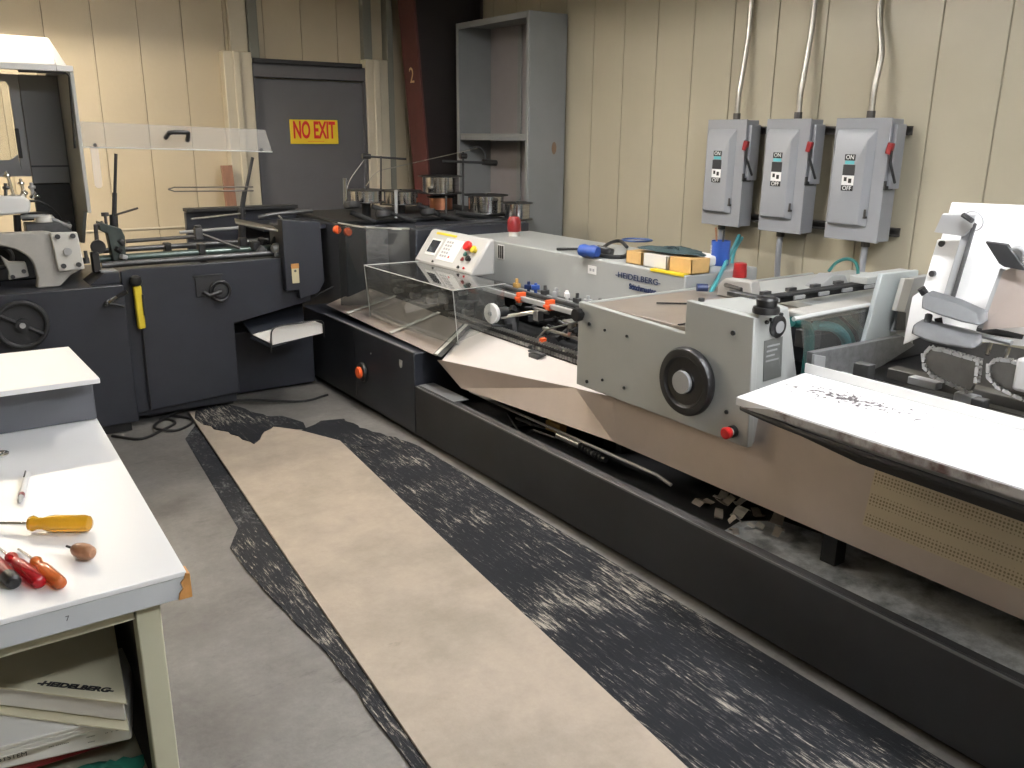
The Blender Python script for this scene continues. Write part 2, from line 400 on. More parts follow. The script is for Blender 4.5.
obj('jamb', G().box(2.343, 2.36, 6.90, 6.938, 0, 2.064), 'doorgrey', d)
obj('jamb', G().box(3.272, 3.291, 6.90, 6.938, 0, 2.064), 'doorgrey', d)

# sign on the door
s = thing('safety_sign', 'yellow sign with red NO EXIT lettering on the grey door', 'sign', (2.83, 6.935, 1.56))
obj('sign_board', G().box(2.625, 3.038, 6.930, 6.938, 1.562, 1.752), M['yellow'], s, .001)
s.children[0].data.materials[0] = M['signy']
lettering('lettering', 'NO EXIT', .185, M['red'], s, (2.83, 6.928, 1.665), (1, 0, 0), (0, 0, 1), .50, bold=.005)
lettering('small_lettering', '---------------', .03, M['red'], s, (2.84, 6.928, 1.585), (1, 0, 0), (0, 0, 1), 1.0)

# board leaning on the back wall
t = obj('wood_plank', G().plate([(2.022, 6.66, .0), (2.108, 6.66, .0), (2.108, 6.84, 1.403), (2.022, 6.84, 1.403)], (0, .02, -.002)), 'wood', bevel=.002)
label(t, 'reddish brown wooden plank standing upright against the cream wall left of the grey door', 'plank')

# tapered steel column in the far corner
k = thing('steel_column', 'dark red tapered steel column painted with a 2 in the far corner', 'column', (3.9, 6.5, 0))
def fx(z): return 3.64 - .085 * (z - .9)
FL = [(3.68, 0), (fx(.9), .9), (fx(3.88), 3.88)]
g = G()
g.plate([(3.70, 6.40, 0), (3.70, 6.66, 0), (fx(3.89), 6.66, 3.89), (fx(3.89), 6.40, 3.89)], (.022, 0, 0))
obj('inner_flange', g, 'redsteel', k, .003)
obj('web', G().prism([(3.745, 0), (4.11, 0), (4.11, 3.89), (fx(3.89) + .024, 3.89)], 'y', 6.505, 6.52), 'shadedsteel', k)
obj('outer_flange', G().box(4.112, 4.135, 6.40, 6.62, 0, 3.89), 'shadedsteel', k)
obj('base_plate', G().box(3.60, 4.14, 6.36, 6.66, 0, .02), 'shadedsteel', k)
z2 = 2.10; x2 = 3.70 + (fx(3.89) - 3.70) * z2 / 3.89
M['numpaint'] = mat('number_paint', (.55, .42, .22), .6)
lettering('number', '2', .17, M['numpaint'], k, (x2 - .0015, 6.53, z2), (0, -1, 0), (fx(3.89) - 3.70, 0, 3.89), .95, .0008, lab='pale number 2')

# grey steel bookcase against the right wall
b = thing('bookcase', 'tall grey steel open bookcase against the right wall by the dark column', 'bookcase', (3.96, 5.76, 0))
X0, X1, Y0, Y1, Z1 = 3.80, 4.13, 5.26, 6.26, 2.49
obj('side_panel', G().box(X0 + .001, X1, Y0, Y0 + .018, 0, Z1), 'shelf', b, .003)
obj('side_panel', G().box(X0 + .001, X1, Y1 - .018, Y1, 0, Z1), 'shelf', b, .003)
obj('back_panel', G().box(X1 - .02, X1 - .004, Y0 + .018, Y1 - .018, 0, Z1 - .02), 'shelfback', b)
obj('back_rib', G().box(X1 - .035, X1 - .02, 5.79, 5.84, .05, Z1 - .03), 'shelf', b, .003)
obj('top_panel', G().box(X0 + .02, X1 - .02, Y0 + .019, Y1 - .019, Z1 - .02, Z1 - .001), 'shelf', b)
for z in (.08, .86, 1.635):
    obj('shelf', G().box(X0 + .004, X1 - .036, Y0 + .02, Y1 - .02, z, z + .022).box(X0 + .004, X0 + .02, Y0 + .03, Y1 - .03, z - .03, z), 'shelf', b, .002)
g = G().box(X0 - .012, X0, Y0, Y0 + .035, 0, Z1).box(X0 - .012, X0, Y1 - .04, Y1, 0, Z1).box(X0 - .012, X0, Y0 + .035, Y1 - .04, Z1 - .045, Z1)
obj('face_frame', g, 'shelf', b, .003)
g = G().lathe([(.001, 0), (.03, 0), (.03, .002), (.001, .002)], (4.03, Y0 - .0015, 1.555), (0, 1, 0), 20)
g.v = [(4.03 + (x - 4.03) * .7, y, 1.555 + (z - 1.555) * 1.5) for x, y, z in g.v]
obj('rust_patch', g, 'rust', b, smooth=False)

# ================================================================ three safety switches
SZ0, SZ1 = 1.135, 1.745
def safety_switch(yc, wd, text):
    """box with a raised bevelled door, side lever and label strip; yc is its middle"""
    a, c = yc - wd / 2, yc + wd / 2                       # a: right edge seen from the room
    t = thing('safety_switch', text, 'electrical box', (4.07, yc, SZ0), 'grey safety switches on the right wall')
    obj('enclosure', G().box(4.012, 4.109, a + .004, c - .004, SZ0 + .004, SZ1 - .004), 'switch', t, .004)
    dr = obj('door', G().box(3.998, 4.011, a, c, SZ0, SZ1), 'switch', t, .003)
    # raised panel with sloping flanks
    y0, y1, y0b, y1b = a + wd * .22, c - wd * .06, a + wd * .33, c - wd * .09
    z0, z1, z0b, z1b = SZ0 + .075, SZ1 - .052, SZ0 + .085, SZ1 - .105
    g = G().add([(3.998, y0, z0), (3.998, y1, z0), (3.998, y1, z1), (3.998, y0, z1),
                 (3.972, y0b, z0b), (3.972, y1b, z0b), (3.972, y1b, z1b), (3.972, y0b, z1b)],
                [(0, 1, 2, 3), (4, 5, 6, 7), (0, 1, 5, 4), (1, 2, 6, 5), (2, 3, 7, 6), (3, 0, 4, 7)])
    rp = obj('raised_panel', g, 'switch', t, .004)
    yl = (y0b + y1b) / 2 - .005
    def tab(h, hh, wdt, m, nm): return obj(nm, G().box(3.9700, 3.972, yl - wdt, yl + wdt, h - hh, h + hh), m, rp)
    zc = SZ0 + .34
    tab(zc + .078, .015, .030, 'black', 'on_tag'); tab(zc + .053, .008, .026, M['tagteal'], 'stripe')
    tab(zc + .016, .026, .034, 'dull', 'rating_tag'); tab(zc - .036, .024, .034, 'white', 'symbol_tag'); tab(zc - .074, .014, .034, 'black', 'off_tag')
    for bd, zz in (('ON', zc + .078), ('OFF', zc - .075)):
        lettering('lettering', bd, .030, 'white', rp, (3.9695, yl, zz), (0, -1, 0), (0, 0, 1), 1.0, .0004)
    obj('symbol', G().box(3.9690, 3.9699, yl - .022, yl - .004, zc - .048, zc - .026).box(3.9690, 3.9699, yl + .006, yl + .022, zc - .040, zc - .020), 'black', rp)
    # operating lever housing on the flank and its red tip
    obj('lever_housing', G().box(4.02, 4.10, a - .020, a + .003, SZ0 + .27, SZ1 - .03), 'switch', t, .004)
    obj('lever', G().tube([(4.05, a - .024, SZ0 + .30), (3.985, a - .026, SZ0 + .40), (3.985, a - .026, SZ0 + .455)], .007, 8), 'dull', t)
    obj('lever_tip', G().obox((3.985, a - .016, SZ0 + .465), (.022, .03, .055), (12, 0, 0)), 'dkred', t, .004)
    obj('lever_bracket', G().box(3.99, 4.06, a - .012, a - .002, SZ0 + .265, SZ0 + .285).box(3.99, 4.0, a - .014, a - .002, SZ0 + .285, SZ0 + .31), 'dull', t, .001)
    obj('latch', G().cyl((3.985, y0 + .01, SZ0 + .125), (3.985, y0 + .01, SZ0 + .165), .006, 8).box(3.975, 3.999, y0 + .002, y0 + .012, SZ0 + .12, SZ0 + .13), 'galvdark', t)
    return t
M['tagteal'] = mat('tag_teal', (.12, .45, .5), .5)
sw = [(3.565, .295, 'grey safety switch box farthest left of the three, nearest the tall grey bookcase'),
      (3.130, .290, 'grey safety switch box in the middle of the three on the wall'),
      (2.675, .312, 'grey safety switch box at the right end of the row, above a curved teal hose')]
for yc, wd, tx in sw: safety_switch(yc, wd, tx)
# strut rails that carry them
for z, n in ((1.685, 'upper'), (1.185, 'lower')):
    g = G().box(4.112, 4.149, 2.495 if n == 'upper' else 2.49, 3.70, z - .022, z - .012).box(4.112, 4.149, 2.495 if n == 'upper' else 2.49, 3.70, z + .012, z + .022).box(4.14, 4.149, 2.495 if n == 'upper' else 2.49, 3.70, z - .012, z + .012)
    r = obj('mounting_strut', g, 'galvdark'); label(r, n + ' slotted metal strut rail behind the three grey switch boxes', 'rail', 'strut rails behind the switch boxes')
# conduits
tt = ['left', 'middle', 'right']
for i, (yt, yb) in enumerate(((3.545, 3.60), (3.115, 3.16), (2.675, 2.62))):
    yu = yt + (.02, .02, .07)[i]
    c = thing('conduit', 'shiny metal conduit rising from the top of the %s switch box' % tt[i], 'pipe', (4.06, yt, SZ1), 'conduits above the switch boxes')
    obj('pipe', G().curve([(4.055, yt, SZ1 + .005), (4.055, yt, SZ1 + .12), (4.062, yt, SZ1 + .18), (4.088, yt + .005, SZ1 + .32), (4.112, yu - .01, SZ1 + .52), (4.118, yu, SZ1 + .9), (4.118, yu, 3.2), (4.118, yu, 3.895)], .0155, 12, 5), 'galv', c)
    obj('connector', G().cyl((4.055, yt, SZ1 + .001), (4.055, yt, SZ1 + .035), .021, 12), 'galvdark', c)
    c = thing('conduit', ['short grey conduit dropping from the left switch box behind the blue mug', 'curved grey conduit dropping from the middle switch box', 'short grey conduit dropping from the right switch box behind the teal hose loop'][i], 'pipe', (4.07, yb, .95), 'conduits below the switch boxes')
    bend = [(4.06, yb, SZ0 - .002), (4.062, yb + .004, SZ0 - .12), (4.075, yb + .008, SZ0 - .25), (4.11, yb + .0, SZ0 - .5), (4.11, yb, .05)]
    obj('pipe', G().curve(bend, .017, 12, 5), 'switch', c)
    obj('connector', G().cyl((4.06, yb, SZ0 - .001), (4.06, yb, SZ0 - .03), .023, 12), 'galvdark', c)

# ================================================================ lamps overhead
def fixture(x, y, z, L, rot, power, skirt, text, colr=(1, .95, .88)):
    """hanging lamp: a metal reflector open downwards over two glowing tubes"""
    t = thing('ceiling_light', text, 'lamp', (x, y, z))
    dx, dy = (L / 2, .15) if rot else (.15, L / 2)
    g = G().box(x - dx, x + dx, y - dy, y + dy, z + .03, z + .07)
    g.box(x - dx, x - dx + .01, y - dy, y + dy, z - skirt, z + .03).box(x + dx - .01, x + dx, y - dy, y + dy, z - skirt, z + .03)
    g.box(x - dx, x + dx, y - dy, y - dy + .01, z - skirt, z + .03).box(x - dx, x + dx, y + dy - .01, y + dy, z - skirt, z + .03)
    obj('reflector_housing', g, 'white', t)
    for q in (-1, 1):
        obj('suspension_rod', G().cyl((x + q * dx * .7, y + q * dy * .7, z + .071), (x + q * dx * .7, y + q * dy * .7, CZ), .006, 6), 'white', t)
        mm = M.setdefault('glow_%g' % power, mat('tube_glow', colr, .5, emit=power))
        o_ = .07 * q
        obj('fluorescent_tube', G().cyl((x - dx * .96, y + o_, z), (x + dx * .96, y + o_, z), .019, 10) if rot else G().cyl((x + o_, y - dy * .96, z), (x + o_, y + dy * .96, z), .019, 10), mm, t)
    return t
fixture(-.3, 5.75, 2.80, 2.4, True, 210, .09, "twin tube lamp hung by the far wall above the trimmer", (1, .88, .70))
fixture(2.2, 3.7, 2.85, 1.5, False, 130, .05, "twin tube lamp hung over the stitching heads of the long machine", (1, .96, .92))
fixture(2.3, .8, 2.75, 1.5, False, 125, .05, "twin tube lamp hung over the feeder end of the long machine", (.97, .97, 1))
fixture(1.2, -1.0, 3.05, 2.4, True, 85, .0, "twin tube lamp hung behind the camera over the aisle", (.92, .96, 1))

# ================================================================ on the floor
def ragged(pts, amp, step=.05):
    """outline with torn edges: the points joined by jittered steps"""
    out = []
    for i, a in enumerate(pts):
        b = pts[(i + 1) % len(pts)]; L = math.dist(a, b); n = max(1, int(L / step))
        for k in range(n):
            t = k / n; j = amp if k else 0
            out.append((a[0] + (b[0] - a[0]) * t + random.uniform(-j, j), a[1] + (b[1] - a[1]) * t + random.uniform(-j, j)))
    return out
# long foot mat beside the machine: straight sides, torn far end
poly = ragged([(2.10, 3.9), (2.06, 4.10), (1.96, 4.36), (1.95, 4.56), (1.82, 4.60), (1.66, 4.50), (1.60, 4.40), (1.62, 4.2)], .012, .05)[:-4]
poly = [(1.30, .2), (2.11, .2)] + poly + [(1.60, 4.2), (1.45, 3.0)]
t = obj('rubber_mat', G().prism(poly, 'z', .0005, .005), 'rubber', smooth=False); label(t, 'long black scuffed rubber floor mat between the beige board and the machine', 'floor mat')
# strip of mat showing along the left of the board
t = obj('rubber_mat', G().prism([(1.07, 4.72), (1.23, 5.02), (1.32, 4.6), (1.10, 3.2), (1.0, 2.9), (.955, 3.40)], 'z', .0005, .004), 'rubber2', smooth=False)
label(t, 'narrow black mat strip along the left edge of the beige board', 'floor mat')
poly = ragged([(.955, 3.43), (.872, 3.27), (.872, 2.95), (.905, 2.30), (.885, 1.75), (.84, 1.0), (1.0, 1.0), (1.05, 2.4), (1.08, 3.38)], .006, .09)
t = obj('rubber_mat', G().prism(poly, 'z', .0045, .009), 'rubber', smooth=False); label(t, 'torn black mat piece with a ragged left corner under the beige board', 'floor mat')
poly = ragged([(1.27, 5.20), (1.43, 5.17), (1.56, 4.85), (1.545, 4.62), (1.43, 4.50), (1.345, 4.38), (1.315, 4.55), (1.21, 4.86), (1.20, 5.0)], .012, .05)
t = obj('rubber_mat', G().prism(poly, 'z', .0205, .0245), 'rubber', smooth=False); label(t, 'torn scrap of black mat lying on the far end of the beige board', 'floor mat')
t = obj('rubber_mat', G().prism(ragged([(1.56, 4.86), (1.66, 4.80), (1.72, 4.62), (1.69, 4.50), (1.60, 4.56), (1.545, 4.66)], .01, .05), 'z', .0055, .0085), 'rubber2', smooth=False)
label(t, 'small torn black mat scrap between the two larger pieces at the far end', 'floor mat')
# the board
bl = [(1.205, 5.16), (1.36, 5.08), (1.50, 4.63), (1.545, 4.60), (1.64, 4.47), (1.76, 4.18), (1.655, 3.10), (1.50, 1.38), (1.40, .4), (.81, .4), (.925, 1.75), (1.02, 2.95)]
t = obj('floor_board', G().prism(bl, 'z', .010, .020), 'board', bevel=.002, smooth=False); label(t, 'long beige board laid over black mats on the concrete floor', 'board')

cb = [(.74, 4.98), (.86, 4.84), (1.0, 4.93), (1.09, 5.02), (1.06, 5.12), (.98, 5.02), (.97, 4.93), (1.06, 4.88), (1.17, 4.96), (1.18, 5.06), (1.10, 5.16), (1.03, 5.13), (1.12, 5.17), (1.30, 5.215), (1.55, 5.16), (1.86, 5.02), (2.06, 5.06)]
z_ = [.009] * 17; z_[5] = .02; z_[6] = .02; z_[13] = .034; z_[12] = .02; z_[14] = .034
t = obj('power_cord', G().curve([(x, y, z_[i]) for i, (x, y) in enumerate(cb)], .008, 8, 8), 'cordblk'); label(t, 'black power cord coiled on the floor at the foot of the dark cabinets', 'cord')

# ================================================================ saddle stitcher: the long machine
BX = 2.138
ms = thing('saddle_stitcher', 'long charcoal and grey saddle stitching machine running beside the right wall', 'machine', (2.6, 2.9, 0))
# tall cabinet at the far end
c = obj('base_cabinet', G().box(BX, 2.9, 4.005, 5.62, .035, .50), 'charcoal', ms, .006)
obj('plinth', G().box(BX + .04, 2.88, 4.02, 5.6, 0, .034), 'black', c)
obj('edge_strip', G().box(BX - .004, BX + .02, 4.01, 5.25, .501, .506), 'edge', c)
obj('seam', G().box(BX - .001, BX + .01, 4.78, 4.784, .06, .49), 'black', c)
kn = obj('round_knob', G().lathe([(.001, 0), (.058, 0), (.062, -.006), (.058, -.02), (.05, -.024), (.001, -.024)], (BX, 4.66, .245), (1, 0, 0), 32), 'black', c)
obj('orange_button', G().lathe([(.001, -.024), (.036, -.024), (.038, -.034), (.032, -.042), (.001, -.044)], (BX, 4.66, .245), (1, 0, 0), 28), 'orange', kn)
lk = obj('lock', G().box(BX - .004, BX, 4.14, 4.175, .395, .43).cyl((BX - .006, 4.157, .40), (BX, 4.157, .40), .014, 12), 'silver', c, .001)
obj('bolt', G().cyl((BX - .003, 4.545, .385), (BX, 4.545, .385), .005, 8), 'silver', c)
# low trough
tr = obj('base_trough', G().box(BX, BX + .018, .1, 4.0, .035, .318).box(BX + .018, BX + .05, .1, 4.0, .306, .318).box(BX + .018, 2.93, .1, 4.0, .16, .185).box(2.93, 2.95, .1, 4.0, .10, .50).box(BX + .0, 2.95, .08, .1, .035, .318), 'charlow', ms, .003)
obj('plinth', G().box(BX + .045, 2.9, .12, 4.0, 0, .099), 'black', tr)
obj('edge_strip', G().box(BX - .002, BX + .003, .1, 3.98, .312, .320), 'edge', tr)
obj('sill_panel', G().box(BX + .02, BX + .11, 3.62, 3.99, .3185, .322), 'edge', tr)
obj('sill_panel', G().box(BX + .03, 2.70, 3.40, 3.99, .20, .215), 'charlow', tr)
obj('wiping_rail', G().box(2.74, 2.76, .1, 2.1, .186, .27), 'charlow', tr)
for yy, nm in ((2.95, 0), (2.86, 0)):
    obj('support_post', G().box(2.62, 2.68, yy - .02, yy + .02, .186, .55), 'dull', tr)
obj('support_post', G().plate([(2.50, 1.64, .189), (2.56, 1.64, .189), (2.56, 1.58, .189), (2.50, 1.58, .189)], (0, 0, .34)), 'dull', tr)
obj('support_post', G().plate([(2.50, .64, .189), (2.56, .64, .189), (2.56, .58, .189), (2.50, .58, .189)], (0, 0, .34)), 'dull', tr)
obj('drive_shaft', G().tube([(2.397, 3.845, 0.285), (2.395, 3.362, 0.285), (2.405, 2.382, 0.285), (2.404, 2.297, 0.270)], .0075, 10), 'silver', tr)
obj('red_motor', G().lathe([(.001, -.06), (.05, -.06), (.06, -.05), (.06, .05), (.05, .06), (.001, .06)], (2.52, 3.83, .30), (0, 1, 0), 20), 'dkred', tr)
obj('air_cylinder', G().cyl((2.414, 3.070, 0.255), (2.416, 2.903, 0.255), .017, 16), 'steel2', tr)
cc = obj('damper_spring', G(), 'black', tr) if False else None
DA, DB = Vector((2.416, 2.903, 0.250)), Vector((2.400, 2.699, 0.250))
g = G().cyl(DA, DB, .014, 12)
for i in range(7): g.ring(DA.lerp(DB, .06 + .13 * i), (0, 1, 0), .015, .006, 20, 6)
obj('damper', g, 'black', tr)
obj('brass_block', G().obox((2.461, 3.147, 0.270), (.05, .10, .05), (0, 0, 8)), 'peach', tr, .004)
obj('linkage', G().tube([(2.440, 3.452, 0.230), (2.397, 3.260, 0.260), (2.454, 3.219, 0.240)], .010, 8).tube([(2.455, 3.557, 0.220), (2.339, 3.290, 0.220)], .006, 8).tube([(2.358, 3.274, 0.200), (2.436, 3.296, 0.210), (2.457, 3.140, 0.210)], .007, 8), 'iron', tr)
# machine body behind the trough
bd = obj('rear_body', G().box(2.96, 3.95, .1, 4.84, .04, .748), 'charlow', ms, .006)
obj('inner_wall', G().box(2.66, 2.955, .3, 5.3, .50, .54), 'dull', bd)

# ---- sloping sheet steel skirt
sk = thing('sheet_metal_guard', 'brushed sheet steel guard sloping down along the front of the long machine', 'guard', (2.35, 3.0, .45))
LN = (2.20, 5.34, .545); LM = (2.195, 3.86, .512); HN = (2.50, 5.34, .64); HM = (2.50, 4.0, .615)
obj('far_panel', G().plate([LN, (2.20, 4.55, .525), LM, HM, (2.50, 4.55, .625), HN], (.003, 0, -.004)), 'steel', sk, smooth=False)
for q, (ya, yb) in enumerate(((5.02, 4.93), (4.42, 4.36))):
    obj('joint_strip', G().plate([(2.198, ya, .550 - (5.3 - ya) * .022), (2.198, ya - .035, .550 - (5.3 - ya) * .022), (2.50, yb - .035, .648 - (5.3 - yb) * .018), (2.50, yb, .648 - (5.3 - yb) * .018)], (0, 0, .004)), 'plate', sk)
F0 = (2.195, 3.80, .50); FM = (2.390, 2.922, 0.534); F1 = (2.400, 2.671, 0.553)
B0 = (2.240, 3.682, 0.368); B1 = (2.365, 2.619, 0.369)
T0 = (2.50, 4.02, .600); T1 = (2.50, 2.92, .60); T2 = (2.50, 2.2, .60)
tg_ = G().add([F0, FM, T1, T0, F1, T2], [(0, 1, 2, 3), (1, 4, 5, 2)])
tg_.add([(x, y, z - .003) for x, y, z in (F0, FM, T1, T0, F1, T2)], [(3, 2, 1, 0), (2, 5, 4, 1), ])
obj('catch_tray', tg_, 'litsteel', sk)
obj('corner_bracket', G().plate([(2.192, 3.885, .515), (2.192, 3.80, .515), (2.50, 3.98, .616), (2.50, 4.07, .616)], (0, 0, .003)), 'iron', sk)
obj('corner_strip', G().plate([(2.19, 3.870, .52), (2.19, 3.840, .52), (2.50, 4.015, .621), (2.50, 4.045, .621)], (0, 0, .003)), 'plate', sk)
lp = [(2.194, 3.85, .49), F0, FM, F1, B1, B0]
lg = G().add(lp, [(0, 1, 5), (1, 2, 5), (2, 4, 5), (2, 3, 4)]); lg.add([(x + .003, y, z - .002) for x, y, z in lp], [(5, 1, 0), (5, 2, 1), (5, 4, 2), (4, 3, 2)])
obj('lower_panel', lg, 'steel', sk, smooth=False)
obj('near_panel', G().plate([B1, F1, (2.43, F1[1], .74), (2.43, .05, .74), (2.40, .05, F1[2]), (2.365, .05, B1[2])], (.004, 0, -.001)), 'steel', sk, smooth=False)
pf = [(2.378, .45), (2.396, F1[2] + .001), (2.413, .67), (2.410, .67), (2.392, F1[2] + .001), (2.374, .45)]
obj('perforated_panel', G().prism([(x, z) for x, z in pf], 'y', .055, 1.42), 'perf', sk, smooth=False)

# ---- conveyor chain and rails
cv = thing('conveyor_saddle', 'black chain conveyor with grey rails between the clear guard and the grey side plate', 'conveyor', (2.6, 3.9, .55))
obj('chain_rail', G().box(2.495, 2.525, 2.95, 5.3, .585, .645), 'black', cv, .003)
g = G()
for i in range(58):
    yy = 2.96 + i * .022; g.box(2.488, 2.494, yy, yy + .013, .61, .628).cyl((2.487, yy + .006, .652), (2.525, yy + .006, .652), .0055, 6)
o = obj('roller_chain', g, 'steel2', cv); o['kind'] = 'stuff'
obj('inner_floor', G().box(2.53, 2.99, 2.90, 5.3, .545, .56), 'dull', cv)
obj('support_rail', G().box(2.64, 2.67, 2.95, 4.6, .785, .81), 'silver', cv, .003)
obj('support_rail', G().box(2.80, 2.83, 2.95, 4.7, .775, .795), 'iron', cv, .003)
obj('guide_rod', G().cyl((2.74, 2.95, .765), (2.74, 4.6, .765), .010, 10), 'chrome', cv)
obj('guide_rod', G().cyl((2.60, 2.95, .69), (2.60, 3.45, .69), .009, 10), 'steel2', cv)
for yy in (3.73, 3.47):
    obj('orange_clip', G().box(2.63, 2.68, yy - .012, yy + .012, .775, .83).box(2.625, 2.64, yy - .022, yy + .022, .79, .805), 'orange', cv, .002)
obj('orange_clip', G().obox((2.66, 3.18, .71), (.03, .02, .05), (20, 0, 0)), 'peach', cv, .002)
wh = obj('white_disc', G().lathe([(.001, -.012), (.053, -.012), (.055, -.008), (.055, .008), (.053, .012), (.001, .012)], (2.50, 3.78, .722), (1, .15, 0), 36), 'white', cv)
obj('hub', G().lathe([(.001, -.02), (.012, -.02), (.012, -.012)], (2.50, 3.78, .722), (1, .15, 0), 16), 'silver', wh)
obj('disc_shaft', G().cyl((2.51, 3.78, .722), (2.60, 3.79, .722), .026, 14), 'iron', cv)
obj('arm', G().tube([(2.53, 3.74, .70), (2.64, 3.52, .76), (2.64, 3.46, .76)], .006, 8).tube([(2.55, 3.70, .72), (2.62, 3.50, .775)], .006, 8), 'steel2', cv)
obj('arm', G().tube([(2.50, 3.44, .60), (2.56, 3.38, .70), (2.64, 3.28, .74)], .005, 8), 'steel2', cv)
obj('clamp', G().box(2.59, 2.63, 3.49, 3.53, .72, .775).box(2.60, 2.62, 3.44, 3.55, .775, .785), 'steel2', cv, .003)
obj('clamp', G().box(2.59, 2.62, 3.21, 3.24, .69, .76).box(2.57, 2.63, 3.19, 3.26, .76, .772), 'steel2', cv, .003)
obj('clamp', G().box(2.44, 2.50, 3.28, 3.36, .565, .60).box(2.45, 2.48, 3.26, 3.38, .60, .61), 'iron', cv, .003)
obj('orange_clip', G().box(2.50, 2.53, 3.33, 3.35, .645, .67), 'orange', cv)
random.seed(3)
for i, (yy, xx) in enumerate(((4.02, 2.62), (3.90, 2.70), (4.12, 2.72), (3.80, 2.62), (4.20, 2.60))):
    obj('feed_mechanism', G().obox((xx, yy, .64), (.09, .07, .14), (0, 10 * i, 25 * i)).lathe([(.001, 0), (.035, 0), (.035, .02), (.001, .02)], (xx - .05, yy, .66), (1, 0, .2), 16), 'dull', cv, .004)
random.seed(21)
for i in range(26):
    yy = 2.98 + i * .042; xx = random.uniform(2.56, 2.86); zz = random.uniform(.60, .74)
    L_ = random.uniform(.04, .12); a_ = random.uniform(0, PI)
    obj('small_fitting', G().tube([(xx, yy, zz), (xx + L_ * math.cos(a_), yy + .4 * L_ * math.sin(a_), zz + random.uniform(-.03, .04))], random.uniform(.005, .012), 8).obox((xx, yy, zz), (.03, .025, .03), (20 * i, 30 * i, 0)), ['dull', 'iron', 'steel2', 'dull', 'black'][i % 5], cv, .002)
# small fittings along the foot of the grey cover
for i, (yy, m) in enumerate(((4.12, 'peach'), (4.0, 'navy'), (3.93, 'blue'), (3.84, 'iron'), (3.74, 'silver'), (3.64, 'white'), (3.55, 'iron'), (3.46, 'silver'), (3.36, 'iron'))):
    obj('fitting', G().obox((2.90, yy, .79 + .008 * (i % 3)), (.026, .045, .026), (0, 0, 30 * i)).cyl((2.90, yy, .76), (2.90, yy, .83), .010, 8), M[m], cv, .002)
obj('fitting_rail', G().box(2.87, 2.96, 3.15, 4.35, .748, .764), 'silver', cv, .003)
# stitching heads seen through the clear guard
for i, yy in enumerate((5.02, 4.80, 4.58, 4.36, 4.16)):
    h = obj('stitching_head', G().box(2.60, 2.74, yy - .07, yy + .05, .60, .80).obox((2.59, yy, .70), (.05, .10, .05), (0, 0, 20)), 'tealiron', cv, .01) if False else obj('stitching_head', G().box(2.60, 2.74, yy - .07, yy + .05, .60, .80).obox((2.57, yy, .70), (.06, .10, .05), (0, 0, 20)), 'iron', cv, .01)
    obj('adjuster', G().cyl((2.54, yy - .02, .66), (2.60, yy - .02, .66), .022, 14).cyl((2.55, yy + .04, .76), (2.62, yy + .04, .76), .012, 10), 'steel2', h)
    obj('linkage', G().tube([(2.56, yy + .05, .62), (2.54, yy - .05, .72), (2.60, yy - .10, .74)], .008, 8), 'iron', h)

# ---- clear acrylic guards
ga = thing('acrylic_guard', 'low clear acrylic cover over the stitching heads in front of the control console', 'guard', (2.4, 4.3, .55))
top = [(2.235, 4.80, .87), (2.24, 3.755, .87), (2.59, 3.785, .87), (2.602, 4.775, .87)]
obj('top_sheet', G().plate(top, (0, 0, .005)), 'acrdark', ga)
obj('front_sheet', G().plate([(2.235, 4.80, .869), (2.24, 3.755, .869), (2.27, 3.755, .58), (2.265, 4.80, .54)], (.004, 0, 0)), 'acr', ga)
obj('end_sheet', G().plate([(2.245, 3.757, .868), (2.585, 3.787, .868), (2.585, 3.787, .66), (2.275, 3.757, .60)], (0, .004, 0)), 'acr', ga)
g = G().tube([(2.235, 4.80, .875), (2.24, 3.755, .875), (2.59, 3.785, .875)], .003, 6).tube([(2.24, 3.755, .875), (2.27, 3.755, .58)], .0025, 6).tube([(2.235, 4.80, .875), (2.265, 4.80, .54)], .0025, 6).tube([(2.235, 4.80, .875), (2.602, 4.775, .875)], .003, 6)
obj('polished_edge', g, 'acredge', ga)
gb = thing('acrylic_guard', 'tall clear acrylic guard hanging over the far steel panel beside the dark corner box', 'guard', (2.3, 5.0, .6))
obj('front_sheet', G().plate([(2.19, 5.06, 1.105), (2.30, 4.90, 1.085), (2.30, 4.90, .60), (2.20, 5.10, .58)], (.004, .002, 0)), 'acrdark', gb)
obj('side_sheet', G().plate([(2.302, 4.90, 1.085), (2.62, 4.93, 1.06), (2.62, 4.93, .66), (2.302, 4.90, .60)], (0, .004, 0)), 'acr', gb)
obj('hinge_bar', G().tube([(2.19, 5.06, 1.11), (2.30, 4.90, 1.09), (2.62, 4.93, 1.065)], .006, 8), 'hinge', gb)
for p in ((2.33, 4.90, 1.09), (2.52, 4.92, 1.07)):
    obj('hinge', G().obox(p, (.07, .03, .012), (0, 5, 0)), 'hinge', gb, .002)
for p in ((2.215, 5.15, 1.06), (2.275, 5.12, 1.045)):
    obj('orange_knob', G().lathe([(.001, 0), (.026, 0), (.028, -.015), (.022, -.03), (.001, -.032)], p, (0, 1, 0), 20), 'orange', gb)

# ---- head block behind, black, with the wire spools
hb = obj('stitcher_head_block', G().box(2.34, 3.55, 5.30, 6.30, .04, 1.06).box(2.65, 3.55, 4.90, 5.30, .55, 1.06), 'charcoal', ms, .008)
obj('top_rail', G().box(2.36, 3.5, 5.42, 5.45, 1.061, 1.075).box(2.7, 3.5, 4.98, 5.0, 1.061, 1.07), 'iron', hb)
